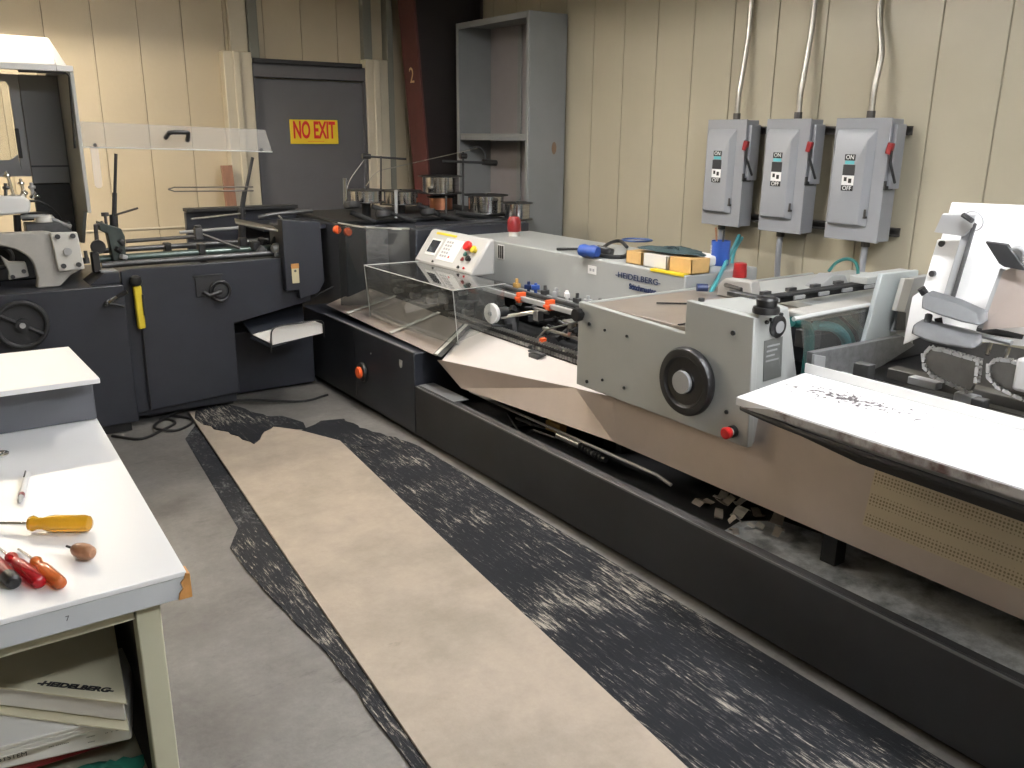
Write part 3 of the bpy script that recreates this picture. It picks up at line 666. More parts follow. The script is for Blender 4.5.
# grey cover
gc = obj('long_cover', G().box(3.0, 3.52, 2.86, 4.78, .75, 1.01), 'cover', ms, .008)
obj('rear_cover', G().box(3.0, 3.55, 4.785, 4.89, .75, 1.005), 'cover', gc, .006)
obj('vent_label', G().box(2.997, 2.9995, 4.40, 4.47, .90, .99), 'white', gc)
for i in range(3): obj('vent_slot', G().box(2.995, 2.997, 4.405 + i * .022, 4.42 + i * .022, .905, .985), 'black', gc)
obj('sticker', G().box(2.9975, 2.9998, 3.515, 3.585, .925, .97), 'white', gc)
obj('sticker_mark', G().box(2.9965, 2.9974, 3.53, 3.545, .94, .955).box(2.9965, 2.9974, 3.553, 3.57, .94, .955), 'silver', gc)
lettering('lettering', '-HEIDELBERG-', .042, 'navy', gc, (2.997, 3.19, .950), (0, -1, 0), (0, 0, 1), 1.28, .0006, .0002)
lettering('lettering', 'Stitchmaster', .040, 'navy', gc, (2.997, 3.15, .902), (0, -1, 0), (0, 0, 1), .98, .0006, .0012)
obj('yellow_strip', G().box(2.9985, 3.03, 2.87, 3.10, 1.0105, 1.014).box(2.9965, 2.9985, 2.87, 3.10, 1.002, 1.014), 'signy', gc)

# ---- control console
cs = thing('control_console', 'white sloping control console with screen and red emergency stop button', 'control panel', (2.75, 4.48, .85))
prof = [(2.60, .86), (2.60, .885), (2.722, 1.055), (2.735, 1.066), (2.765, 1.066), (2.765, .86)]
obj('console_stand', G().box(2.77, 2.90, 4.5, 4.78, .86, .98), 'dull', cs, .01)
obj('housing', G().prism([(a, b) for a, b in prof], 'y', 4.15, 4.83), 'console', cs, .012)
sl = Vector((.125, 0, .173)); sn = Vector((-.173, 0, .125)).normalized(); su = sl.normalized(); s0 = Vector((2.60, 0, .885))
def onface(g, yc, h, wy, wh, off=.0, th=.004):
    c = s0 + su * h + sn * (off + th / 2); c.y = yc
    pts = [c + Vector((0, -wy / 2, 0)) - su * wh / 2, c + Vector((0, wy / 2, 0)) - su * wh / 2, c + Vector((0, wy / 2, 0)) + su * wh / 2, c + Vector((0, -wy / 2, 0)) + su * wh / 2]
    return g.plate([p - sn * th / 2 for p in pts], sn * th)
obj('screen_frame', onface(G(), 4.685, .105, .125, .115), 'white', cs, .003)
obj('screen', onface(G(), 4.685, .108, .10, .085, .004, .002), M['screen'] if 'screen' in M else 'dull', cs)
obj('keypad', onface(G(), 4.49, .105, .20, .15, 0, .003), 'white', cs, .002)
kk = G()
for i in range(3):
    for j in range(5): onface(kk, 4.50 + i * .028, .06 + j * .024, .018, .014, .003, .002)
o = obj('keys', kk, 'silver', cs)
obj('yellow_tape', onface(G(), 4.62, .202, .24, .014), 'signy', cs)
def button(nm, y, h, r, L, m):
    a = s0 + su * h; a.y = y; obj(nm, G().lathe([(.001, 0), (r * .6, 0), (r * .6, L * .5), (r, L * .55), (r, L * .9), (r * .8, L), (.001, L)], a, sn, 20), m, cs)
button('red_stop_button', 4.285, .145, .030, .045, 'red'); button('yellow_knob', 4.225, .135, .022, .03, 'yellow')
button('green_button', 4.30, .10, .014, .014, 'tealdk'); button('black_knob', 4.235, .075, .018, .025, 'black'); button('red_button', 4.30, .065, .013, .014, 'dkred'); button('red_button', 4.46, .06, .008, .006, 'red')
button('black_knob', 4.30, .012, .010, .012, 'black'); button('red_button', 4.24, .014, .008, .010, 'red'); button('black_knob', 4.60, .010, .008, .010, 'black')
# beacon lamp
BC = (3.234, 4.632, 1.011)
bc = thing('warning_beacon', 'dark red beacon lamp on a cream base behind the control console', 'beacon', BC)
obj('base', G().lathe([(.001, 0), (.035, 0), (.035, .03), (.001, .03)], BC, n=24), 'plate', bc)
obj('dome', G().lathe([(.001, .03), (.042, .03), (.046, .06), (.044, .10), (.03, .125), (.001, .13)], BC, n=24), 'dkred', bc)

# ================================================================ feeder unit with the grey side plate
fu = thing('feeder_unit', 'light grey feeder unit with large black handwheel on its side plate', 'machine', (2.9, 2.4, .56))
sp = obj('side_plate', G().prism([(2.865, .573), (2.865, .950), (2.228, .930), (2.228, 1.058), (1.905, 1.048), (1.885, .572)], 'x', 2.35, 2.380), 'lgrey', fu, .004)
hs = obj('end_housing', G().add([(2.381, 1.90, .572), (2.69, 1.90, .572), (2.69, 2.14, .572), (2.381, 2.22, .572),
                                (2.381, 1.915, 1.052), (2.545, 1.915, 1.064), (2.60, 2.14, 1.064), (2.381, 2.22, 1.052)],
                               [(0, 1, 2, 3), (4, 5, 6, 7), (0, 1, 5, 4), (1, 2, 6, 5), (2, 3, 7, 6), (3, 0, 4, 7)]), 'lgrey', fu, .006)
g = G()
for y, z, r in ((2.786, .864, .008), (2.683, .856, .006), (2.545, .857, .006), (1.992, .977, .009), (1.992, .68, .008), (2.789, .603, .008), (2.686, .635, .006), (2.548, .634, .006)):
    obj('bolt', G().cyl((2.345, y, z), (2.350, y, z), r, 12), 'dull', sp)
obj('black_knob', G().lathe([(.001, 0), (.012, 0), (.012, -.015), (.030, -.018), (.032, -.04), (.026, -.046), (.001, -.046)], (2.350, 2.834, .900), (1, 0, 0), 10), 'black', fu)
hw = obj('handwheel', G().lathe([(.001, -.008), (.105, -.008), (.126, -.016), (.133, -.028), (.133, -.042), (.126, -.053), (.112, -.057), (.100, -.055), (.096, -.047), (.090, -.043), (.050, -.045), (.046, -.050), (.001, -.050)], (2.350, 2.168, .760), (1, 0, 0), 56), 'black', fu)
obj('hub', G().lathe([(.001, -.0501), (.043, -.0501), (.045, -.058), (.043, -.067), (.001, -.068)], (2.350, 2.168, .760), (1, 0, 0), 36), 'silver', hw)
es = obj('stop_button', G().lathe([(.001, 0), (.023, 0), (.023, -.014), (.012, -.014), (.001, -.014)], (2.350, 1.953, .617), (1, 0, 0), 24), 'black', fu)
obj('collar', G().lathe([(.001, -.0141), (.015, -.0141), (.015, -.026), (.001, -.026)], (2.350, 1.953, .617), (1, 0, 0), 24), 'plate', es)
obj('red_button', G().lathe([(.001, -.0261), (.021, -.0261), (.0225, -.036), (.022, -.046), (.017, -.05), (.001, -.051)], (2.350, 1.953, .617), (1, 0, 0), 24), 'red', es)
# dial, maker plate and bolts on the end
dl = obj('dial', G().lathe([(.001, 0), (.039, 0), (.041, -.012), (.032, -.016), (.001, -.016)], (2.484, 1.914, 1.000), (0, 1, .03), 32), 'black', hs)
obj('dial_face', G().lathe([(.001, -.0161), (.022, -.0161), (.022, -.0185), (.001, -.0185)], (2.484, 1.914, 1.000), (0, 1, .03), 28), 'silver', dl)
mp = obj('data_plate', G().plate([(2.420, 1.9105, .955), (2.520, 1.9105, .960), (2.526, 1.9055, .81), (2.428, 1.9055, .805)], (0, -.002, 0)), M['dataplate'] if 'dataplate' in M else 'iron', hs)
for i in range(7):
    z = .935 - i * .018; obj('print_line', G().plate([(2.434, 1.907, z), (2.434 + .07 - (i % 3) * .012, 1.907, z + .002), (2.434 + .07 - (i % 3) * .012, 1.907, z - .004), (2.434, 1.907, z - .006)], (0, -.0015, 0)), 'silver', hs)
for x, z in ((2.425, 1.022), (2.448, 1.028), (2.50, 1.042), (2.41, .775), (2.395, .60)):
    obj('bolt', G().cyl((x, 1.905, z), (x, 1.917, z), .007, 10), 'dull', hs)
TK = (2.400, 1.898, 1.060)
tk = obj('top_knob', G().lathe([(.001, 0), (.046, 0), (.048, .010), (.045, .022), (.034, .024), (.035, .030), (.038, .048), (.033, .056), (.001, .058)], TK, (0, 0, 1), 36), 'black', fu)
obj('knob_cap', G().lathe([(.001, .0581), (.022, .0581), (.022, .060), (.001, .060)], TK, (0, 0, 1), 24), 'iron', tk)
obj('top_fitting', G().box(2.56, 2.60, 2.08, 2.22, 1.055, 1.075), 'iron', fu, .003)
obj('top_screw', G().cyl((2.40, 2.20, 1.052), (2.40, 2.20, 1.066), .012, 10), 'iron', fu)
# brown feed table and its pale rails
obj('feed_table', G().box(2.384, 3.95, 2.23, 2.83, .925, .944), 'table', fu, .003)
obj('table_rail', G().box(2.384, 3.95, 2.832, 2.850, .915, .950), 'lgrey', fu, .003)
obj('table_body', G().box(2.384, 3.95, 2.23, 2.82, .76, .924), 'lgrey', fu)
obj('rod', G().cyl((2.62, 2.66, .949), (2.90, 2.44, .949), .004, 6), 'dull', fu)
obj('strip', G().box(2.385, 2.48, 2.29, 2.30, .945, .949), 'dull', fu)
br = obj('upright_bracket', G().prism([(2.44, .945), (2.66, .945), (2.655, 1.0), (2.62, 1.03), (2.47, 1.035)], 'x', 3.0, 3.06), M['bracket'] if 'bracket' in M else 'silver', fu, .006)
obj('l_handle', G().tube([(2.985, 2.60, 1.005), (2.975, 2.50, 1.0), (2.975, 2.495, .955)], .010, 8), 'black', br)
obj('hose_clip', G().cyl((2.93, 2.72, .98), (2.97, 2.69, .98), .018, 12), 'navy', br)
# deck and slotted rail running across to the wall
obj('deck', G().box(3.07, 4.07, 2.05, 2.70, .945, .975), 'lgrey', fu, .006)
obj('deck_front', G().box(2.70, 4.07, 1.93, 2.04, .985, 1.02), 'castiron', fu, .012)
rl = obj('slotted_rail', G().box(2.62, 3.62, 2.245, 2.265, .985, 1.025).box(2.62, 3.62, 2.215, 2.244, 1.015, 1.025), 'dull', fu, .002)
for i in range(5):
    obj('slot_block', G().box(2.80 + i * .165, 2.87 + i * .165, 2.205, 2.214, 1.0, 1.016), 'silver', rl, .002)
    obj('rail_clip', G().box(2.84 + i * .165, 2.89 + i * .165, 2.266, 2.29, 1.02, 1.036), 'iron', rl, .002)
obj('grey_block', G().prism([(3.42, .976), (3.66, .976), (3.62, 1.02), (3.52, 1.03)], 'y', 2.42, 2.50), 'silver', fu, .005)
# window with hoses behind clear plastic
win = obj('hose_compartment', G().box(2.70, 3.90, 2.16, 2.19, .752, .944).box(3.22, 3.9, 1.93, 2.158, .752, .98), 'dull', fu, .004)
obj('window', G().plate([(2.64, 1.925, 1.00), (3.215, 1.925, 1.00), (3.215, 1.90, .62), (2.72, 1.90, .62)], (0, .004, 0)), 'acr', fu)
obj('window_lip', G().curve([(2.60, 1.93, 1.01), (2.9, 1.925, 1.015), (3.21, 1.925, 1.015)], .009, 10, 4), 'acredge', fu)
for pts, r, m in (([(2.66, 1.98, .985), (2.74, 1.97, .96), (2.76, 1.965, .86), (2.75, 1.965, .64)], .020, 'tealdk'),
                  ([(2.82, 1.99, .95), (2.92, 1.97, .93), (3.00, 1.965, .86), (3.02, 1.97, .72)], .020, 'teal'),
                  ([(2.90, 2.01, .98), (3.00, 2.0, .93), (3.08, 1.99, .84), (3.10, 1.99, .70)], .015, 'tealdk'),
                  ([(2.98, 2.02, .99), (3.06, 2.01, .95), (3.16, 2.0, .86), (3.18, 2.0, .72)], .014, 'tealdk'),
                  ([(2.86, 2.02, .92), (2.95, 2.02, .96), (3.05, 2.02, .93)], .012, 'iron')):
    obj('air_hose', G().curve(pts, r, 10, 6), m, win)
obj('metal_wheel', G().ring((2.90, 1.975, .80), (0, 1, .1), .042, .010, 32, 8).cyl((2.90, 1.965, .80), (2.90, 2.05, .80), .016, 14), 'steel2', win)
obj('valve', G().box(2.78, 2.85, 1.98, 2.05, .86, .93).cyl((2.74, 1.955, .745), (2.80, 1.955, .745), .018, 12), 'iron', win, .004)

# ================================================================ white ink-specked tray
wt = thing('delivery_tray', 'long white tray with dark ink specks projecting in front of the feeder', 'tray', (2.3, 1.2, .80))
obj('tray_top', G().plate([(2.085, 1.735, .85), (2.085, .12, .85), (2.526, .12, .85), (2.520, 1.800, .85)], (0, 0, -.028)), 'speck', wt, .003)
obj('back_lip', G().plate([(2.515, 1.800, .851), (2.519, .12, .851), (2.519, .12, .885), (2.515, 1.800, .885)], (.006, 0, 0)), 'white', wt, .002)
obj('worn_edge', G().plate([(2.083, 1.71, .822), (2.083, .12, .822), (2.083, .12, .845), (2.083, 1.60, .845)], (-.003, 0, 0)), M['wornedge'] if 'wornedge' in M else 'silver', wt)
obj('under_frame', G().plate([(2.12, 1.70, .82), (2.12, .12, .82), (2.50, .12, .82), (2.50, 1.78, .82)], (0, 0, -.03)), 'silver', wt, .004)
obj('rubber_bead', G().curve([(2.10, 1.72, .815), (2.09, 1.60, .808), (2.09, 1.40, .800), (2.09, 1.0, .797), (2.09, .5, .795), (2.09, .15, .795)], .011, 8, 5), 'black', wt)
obj('bracket', G().plate([(2.12, 1.60, .789), (2.12, .12, .789), (2.12, .12, .745), (2.12, 1.30, .755)], (.01, 0, 0)), 'dull', wt)

# ================================================================ hopper feeder at the right edge
hf = thing('hopper_feeder', 'feeder hopper with white back sheet, chains and grey paddles at the right edge', 'machine', (3.1, 1.2, .75))
obj('base_box', G().box(2.62, 2.955, .05, 1.88, .51, .76).box(2.955, 3.95, .05, 1.88, .750, .76).box(2.47, 2.619, .05, 1.86, .60, .74), 'charlow', hf, .006)
P = lambda *a: a
# angle bar
obj('angle_bar', G().plate([(2.560, 1.800, 0.915), (3.115, 1.800, 0.907), (3.211, 1.800, 0.858), (2.998, 1.800, 0.803), (2.872, 1.800, 0.786), (2.631, 1.800, 0.838), (2.564, 1.800, 0.859)], (0, .03, 0)), 'barsteel', hf, .002)
obj('end_block', G().plate([(2.535, 1.790, 0.917), (2.600, 1.790, 0.901), (2.603, 1.790, 0.848), (2.537, 1.790, 0.869)], (0, -.012, 0)), 'silver', hf, .002)
# pale guard plate left of the hopper
obj('guard_plate', G().plate([(3.082, 1.900, 1.140), (3.338, 1.900, 1.135), (3.374, 1.900, 0.817), (3.011, 1.900, 0.836)], (0, .02, 0)), M['paleblue'] if 'paleblue' in M else 'lgrey', hf, .004)
obj('guard_top', G().box(3.02, 3.36, 1.921, 2.0, 1.10, 1.128), 'lgrey', hf, .003)
obj('cream_strip', G().plate([(3.177, 1.860, 1.118), (3.244, 1.860, 1.114), (3.206, 1.860, 0.983), (3.144, 1.860, 0.993)], (0, .02, 0)), 'plate', hf, .002)
obj('grey_column', G().plate([(3.243, 1.860, 1.116), (3.362, 1.860, 1.118), (3.267, 1.860, 0.893), (3.166, 1.860, 0.902), (3.206, 1.860, 0.983)], (0, .03, 0)), 'silver', hf, .003)
obj('grey_foot', G().plate([(3.127, 1.850, 0.997), (3.185, 1.850, 0.986), (3.196, 1.850, 0.912), (3.124, 1.850, 0.921)], (0, -.01, 0)), 'iron', hf, .002)
# white back sheet, leaning back
S1 = (3.050, 1.651, 1.430); S2 = (3.050, 1.250, 1.441); S3 = (2.840, 1.131, 1.029); S4 = (2.840, 1.605, 0.984)
obj('back_sheet', G().plate([S1, S2, S3, S4], (.004, 0, .002)), 'white', hf, smooth=False)
obj('bolt_plate', G().plate([(2.950, 1.629, 1.307), (2.950, 1.528, 1.317), (2.860, 1.510, 1.122), (2.840, 1.522, 1.017), (2.820, 1.625, 0.946), (2.860, 1.639, 1.112), (2.870, 1.612, 1.140)], (.008, 0, .003)), 'white', hf, .002, smooth=False)
for p in ((2.950, 1.606, 1.297), (2.890, 1.591, 1.199)):
    obj('plate_bolt', G().cyl((p[0] - .012, p[1], p[2]), (p[0], p[1], p[2]), .011, 12), 'iron', hf)
obj('slide_rail', G().plate([(2.930, 1.520, 1.380), (2.930, 1.492, 1.375), (2.840, 1.488, 1.114), (2.840, 1.513, 1.120)], (-.02, 0, -.008)), 'silver', hf, .002)
obj('slide_edge', G().plate([(2.905, 1.487, 1.384), (2.905, 1.476, 1.378), (2.815, 1.467, 1.116), (2.815, 1.478, 1.118)], (-.01, 0, -.004)), 'iron', hf)
obj('head_plate', G().plate([(2.910, 1.596, 1.405), (2.910, 1.484, 1.410), (2.900, 1.483, 1.371), (2.900, 1.504, 1.339), (2.900, 1.560, 1.341), (2.900, 1.610, 1.343)], (-.012, 0, -.004)), 'silver', hf, .002)
obj('dark_lever', G().tube([(2.880, 1.514, 1.406), (2.870, 1.476, 1.390)], .009, 8), 'black', hf)
obj('wire_ring', G().ring((2.930, 1.504, 1.384), (1, 0, .3), .034, .0025, 32, 6), 'silver', hf)
obj('diamond_plate', G().plate([(2.800, 1.389, 1.334), (2.800, 1.320, 1.332), (2.800, 1.258, 1.268), (2.800, 1.239, 1.258), (2.800, 1.318, 1.263), (2.800, 1.335, 1.271)], (.01, 0, .004)), 'dull', hf, .002)
obj('side_knob', G().lathe([(.001, 0), (.028, 0), (.028, -.02), (.013, -.022), (.001, -.022)], (2.830, 1.297, 1.305), (1, 0, .3), 24).ring((2.810, 1.288, 1.307), (1, 0, .3), .018, .006, 24, 8), 'silver', hf)
obj('brown_sheet', G().plate([(2.820, 1.328, 1.245), (2.860, 1.220, 1.324), (2.780, 1.147, 1.111), (2.760, 1.334, 1.063)], (.005, 0, .002)), 'steel', hf, smooth=False)
obj('fold_strip', G().plate([(2.830, 1.341, 1.255), (2.830, 1.324, 1.251), (2.770, 1.327, 1.069), (2.770, 1.349, 1.068)], (-.006, 0, -.002)), 'silver', hf)
obj('side_block', G().box(2.62, 2.80, .6, 1.155, .93, 1.03), 'console', hf, .01)
# paddles
def paddle(pts, off, nm='paddle'):
    return obj(nm, G().plate(pts, off), M['paddle'], hf, .012, 3)
paddle([(2.740, 1.540, 1.143), (2.740, 1.524, 1.152), (2.740, 1.423, 1.138), (2.740, 1.335, 1.114), (2.700, 1.309, 1.084), (2.700, 1.376, 1.085), (2.700, 1.461, 1.096), (2.700, 1.514, 1.107)], (.05, 0, .01))
paddle([(2.700, 1.534, 1.049), (2.700, 1.515, 1.063), (2.700, 1.404, 1.053), (2.700, 1.322, 1.046), (2.660, 1.296, 1.018), (2.660, 1.391, 1.008), (2.660, 1.459, 1.011), (2.660, 1.514, 1.027)], (.05, 0, .01))
obj('black_tip', G().cyl((2.760, 1.555, 1.165), (2.770, 1.544, 1.146), .013, 10), 'black', hf)
for a, b in (((2.740, 1.503, 1.084), (2.720, 1.494, 1.058)), ((2.750, 1.476, 1.078), (2.750, 1.465, 1.046))):
    obj('link_post', G().cyl(a, b, .012, 8), 'dull', hf)
obj('cross_bar', G().tube([(2.780, 1.465, 1.049), (2.780, 1.246, 1.035)], .009, 8), 'silver', hf)
obj('cross_bar', G().tube([(2.860, 1.395, 1.042), (2.860, 1.248, 1.041)], .012, 8), 'dull', hf)
for a, b in (((2.740, 1.290, 1.031), (2.720, 1.286, 0.996)), ((2.740, 1.234, 1.027), (2.720, 1.231, 0.995))):
    obj('pin', G().cyl(a, b, .007, 8), 'chrome', hf)
obj('white_fitting', G().box(2.66, 2.70, 1.345, 1.37, .925, .94), 'plate', hf, .003)
# chain loops on their guide plates
def chain_loop(pts, y0):
    """sprocket chain bent round a dark guide plate"""
    pl = obj('chain_guide', G().plate(pts, (.02, 0, .003)), M['guide'] if 'guide' in M else 'iron', hf, .002)
    P = [Vector(p) for p in pts]; P = P + [P[0]]; seg = []
    g1, g2 = G(), G(); step = .0165; carry = 0; n = 0
    for a, b in zip(P[:-2], P[1:-1]):
        L = (b - a).length; d = (b - a) / L; t = carry
        while t < L:
            c = a + d * t; nn = d.cross(Vector((1, 0, 0))).normalized()
            e = c + d * step * (.95 if n % 2 else .55)
            for off in (-.014, .006):
                (g1 if n % 2 else g2).plate([tuple(c + nn * .0055 + Vector((off, 0, 0))), tuple(e + nn * .0055 + Vector((off, 0, 0))), tuple(e - nn * .0055 + Vector((off, 0, 0))), tuple(c - nn * .0055 + Vector((off, 0, 0)))], (.003, 0, 0))
            g1.cyl(tuple(c + Vector((-.016, 0, 0))), tuple(c + Vector((.010, 0, 0))), .0045, 8)
            t += step; n += 1
        carry = t - L
    for gg, m in ((g1, 'steel2'), (g2, 'steel2')):
        o = obj('chain', gg, m, pl); o['kind'] = 'stuff'
chain_loop([(2.640, 1.281, 0.889), (2.640, 1.347, 0.902), (2.640, 1.398, 0.913), (2.640, 1.432, 0.935), (2.640, 1.442, 0.974), (2.640, 1.425, 1.000), (2.640, 1.379, 1.004), (2.640, 1.324, 0.999), (2.640, 1.267, 0.995), (2.640, 1.264, 0.938)], 0)
chain_loop([(2.640, 1.075, 0.901), (2.640, 1.140, 0.912), (2.640, 1.195, 0.926), (2.640, 1.229, 0.950), (2.640, 1.234, 0.984), (2.640, 1.217, 1.009), (2.640, 1.180, 1.014), (2.640, 1.080, 1.006), (2.640, 1.072, 0.963)], 0)
# frame bars behind the tray
obj('frame_bar', G().box(2.60, 2.66, .05, 1.70, .765, .80), 'iron', hf, .003)
obj('frame_bar', G().box(2.70, 2.76, .05, 1.60, .85, .885), M['guide'] if 'guide' in M else 'iron', hf, .003)
obj('frame_bar', G().box(2.55, 2.60, .9, 1.66, .74, .758), 'dull', hf, .003)
obj('frame_post', G().box(2.62, 2.66, 1.62, 1.68, .801, .90), 'iron', hf, .003)
obj('frame_post', G().box(2.61, 2.65, 1.22, 1.26, .801, .88), 'iron', hf, .003)
obj('grey_box', G().box(2.60, 2.68, 1.68, 1.76, .77, .84), 'cover', hf, .003)
obj('round_gear', G().ring((2.60, 1.55, .80), (1, 0, 0), .05, .014, 28, 8), 'dull', hf)
obj('link_block', G().box(2.66, 2.70, 1.27, 1.34, .83, .87).box(2.66, 2.70, 1.40, 1.5, .86, .885), 'silver', hf, .003)

# ================================================================ three-knife trimmer, far left
tm = thing('trimmer', 'dark trimming machine with a round handwheel and white hood at far left', 'machine', (.2, 5.5, 0))
body = obj('cabinet', G().prism([(5.0, .06), (5.0, .846), (5.9, .846), (5.9, .06)], 'x', -1.1, .895), 'charcoal', tm, .006)
obj('plinth', G().box(-1.05, .86, 5.05, 5.85, 0, .059), 'black', body)
obj('side_ledge', G().prism([(.74, .847), (.893, .847), (.893, .905), (.82, .905)], 'y', 5.06, 5.30), 'charcoal', tm, .003)
obj('ledge_plate', G().box(.81, .892, 5.10, 5.22, .906, .912), 'silver', tm)
hw = obj('handwheel', G().ring((.385, 4.955, .69), (0, 1, 0), .115, .013, 48, 10).cyl((.385, 4.975, .69), (.385, 4.94, .69), .032, 24), 'dull', tm)
obj('wheel_disc', G().cyl((.385, 4.972, .69), (.385, 4.978, .69), .108, 40), 'wheelweb', hw)
for a in (-32, 148):
    obj('spoke', G().tube([(.385, 4.955, .69), (.385 + .11 * math.cos(R(a)), 4.955, .69 + .11 * math.sin(R(a)))], .010, 8), 'dull', hw)
obj('hub', G().cyl((.385, 4.939, .69), (.385, 4.930, .69), .014, 16), 'silver', hw)
obj('wheel_shaft', G().cyl((.385, 4.999, .69), (.385, 4.975, .69), .02, 16), 'iron', hw)
lv = obj('clamp_lever', G().cyl((.808, 4.998, .765), (.808, 4.965, .765), .014, 14).tube([(.808, 4.962, .765), (.90, 4.945, .815)], .012, 8), 'chrome', tm)
obj('lever_grip', G().tube([(.85, 4.953, .79), (.90, 4.944, .817)], .013, 10), 'black', lv)
obj('lever_tail', G().tube([(.81, 4.96, .76), (.88, 4.95, .735)], .007, 8), 'black', lv)
obj('ball', G().lathe([(.001, -.014), (.012, -.008), (.014, 0), (.012, .008), (.001, .014)], (.795, 4.958, .758), (0, 1, 0), 14), 'black', lv)
# arched frame casting
def arc(cx, cz, rx, rz, a0, a1, n=10): return [(cx + rx * math.cos(R(a0 + (a1 - a0) * i / n)), cz + rz * math.sin(R(a0 + (a1 - a0) * i / n))) for i in range(n + 1)]
out = [(-.9, 1.148), (.56, 1.142), (.60, 1.135), (.66, 1.05), (.72, .935), (.70, .925), (.66, .905), (.60, .847), (.49, .847)]
inn = [(.50, .90)] + arc(.30, .95, .195, .135, 0, 90) + [(.10, 1.085), (-.9, 1.085)]
obj('arched_frame', G().prism(out + inn, 'y', 5.10, 5.17), 'castiron', tm, .008)
bp = obj('bearing_plate', G().prism([(.585, 1.138), (.715, 1.134), (.728, .935), (.600, .930)], 'y', 5.075, 5.098), 'plate', tm, .006)
for x, z in ((.617, 1.115), (.69, 1.115), (.627, .96), (.70, .962)):
    obj('bolt', G().cyl((x, 5.064, z), (x, 5.075, z), .013, 14), 'iron', bp)
obj('bearing', G().cyl((.655, 5.064, 1.035), (.655, 5.075, 1.035), .020, 20), 'silver', bp)
lk = obj('link_arm', G().prism([(.36, 1.02), (.39, .985), (.47, .975), (.475, .895), (.385, .885), (.375, .93)], 'y', 5.12, 5.16), 'plate', tm, .006) if False else obj('link_arm', G().prism([(.355, 1.02), (.39, .985), (.465, .978), (.472, .900), (.375, .888), (.38, .935)], 'y', 5.20, 5.24), 'plate', tm, .006)
for x, z in ((.395, .905), (.45, .93)):
    obj('bolt', G().cyl((x, 5.188, z), (x, 5.20, z), .011, 12), 'iron', lk)
obj('rear_mechanism', G().box(-.9, .62, 5.45, 5.60, .847, 1.06).box(.2, .34, 5.25, 5.4, .847, .98), 'dull', tm, .01)
g = G().ring((.36, 5.30, 1.0), (0, 1, 0), .055, .012, 28, 8)
obj('gear', g, 'iron', tm)
obj('knurled_shaft', G().cyl((.20, 5.30, 1.06), (.46, 5.30, 1.06), .022, 14), 'iron', tm)
obj('cap_nut', G().cyl((.745, 5.10, .99), (.745, 5.10, 1.03), .010, 10).cyl((.745, 5.12, .96), (.745, 5.12, .99), .018, 12), 'iron', tm)
# hood: white sloping front over dark inside
obj('hood_top', G().prism([(5.20, 1.975), (5.34, 2.118), (5.95, 2.118), (5.95, 2.085), (5.40, 2.085), (5.235, 1.965), (5.235, 1.945), (5.20, 1.945)], 'x', -1.1, .735), 'white', tm, .004)
obj('hood_corner', G().add([(.736, 5.20, 1.945), (.815, 5.20, 1.945), (.815, 5.20, 1.975), (.736, 5.20, 1.975), (.736, 5.34, 2.118), (.815, 5.36, 1.975), (.736, 5.95, 2.118), (.815, 5.95, 1.975), (.736, 5.95, 1.945), (.815, 5.95, 1.945)],
    [(0, 1, 2, 3), (3, 2, 5, 4), (4, 5, 7, 6), (6, 7, 9, 8), (1, 9, 7, 5, 2), (0, 3, 4, 6, 8), (0, 8, 9, 1)]), 'white', tm, .003)
obj('hood_side', G().prism([(5.20, 1.944), (5.95, 1.944), (5.95, 1.02), (5.55, 1.02), (5.33, 1.22), (5.20, 1.22)], 'x', .795, .815), 'lgrey', tm, .003)
obj('black_seal', G().tube([(.56, 5.205, 1.938), (.78, 5.205, 1.938), (.792, 5.205, 1.92), (.775, 5.205, 1.56)], .006, 8), 'black', tm)
obj('hood_back', G().box(.60, .794, 5.62, 5.66, 1.36, 1.944), M['hoodgrey'], tm, .004)
obj('hood_lower_back', G().box(.60, .794, 5.66, 5.70, .847, 1.358), 'dull', tm, .004)
obj('back_rib', G().box(.60, .79, 5.612, 5.619, 1.45, 1.46), 'charcoal', tm)
fr = [(-.5, 1.93), (.598, 1.93), (.598, 1.36), (-.5, 1.36)]
obj('window_frame', G().prism([(-.5, 1.944), (.598, 1.944), (.598, 1.40), (.55, 1.42), (.55, 1.88), (.54, 1.905), (-.5, 1.905)], 'y', 5.63, 5.65).prism([(-.5, 1.40), (.598, 1.40), (.55, 1.44), (.545, 1.52), (.52, 1.50), (.5, 1.49), (-.5, 1.49)], 'y', 5.63, 5.65), 'switch', tm, .003)
obj('window_pane', G().box(-.5, .545, 5.652, 5.656, 1.49, 1.905), 'acr', tm)
# lamp and levers under the hood
obj('lamp_head', G().prism([(.28, 1.315), (.51, 1.315), (.54, 1.285), (.53, 1.225), (.28, 1.21)], 'y', 5.28, 5.42), 'white', tm, .012)
obj('lamp_stem', G().cyl((.47, 5.35, 1.21), (.46, 5.36, 1.06), .018, 12), 'black', tm)
for i, (x, z, m) in enumerate(((.47, 1.44, 'chrome'), (.52, 1.40, 'chrome'), (.56, 1.38, 'silver'), (.43, 1.38, 'iron'), (.50, 1.35, 'chrome'), (.545, 1.33, 'chrome'))):
    obj('clamp', G().tube([(x, 5.34, 1.30), (x + .01 * (i - 2), 5.34, z)], .009, 8).lathe([(.001, 0), (.018, 0), (.018, .012), (.001, .012)], (x + .01 * (i - 2), 5.34, z - .03), (0, .3, 1), 14), m, tm)
obj('black_pull', G().box(.545, .565, 5.60, 5.618, 1.50, 1.66), 'black', tm, .004)
obj('cable', G().curve([(.52, 5.4, 1.28), (.60, 5.42, 1.27), (.67, 5.42, 1.21), (.70, 5.42, 1.13)], .007, 8), 'black', tm)
obj('cream_cap', G().lathe([(.001, 0), (.05, 0), (.05, .02), (.04, .035), (.001, .035)], (.60, 5.35, 1.17), n=28), 'plate', tm)
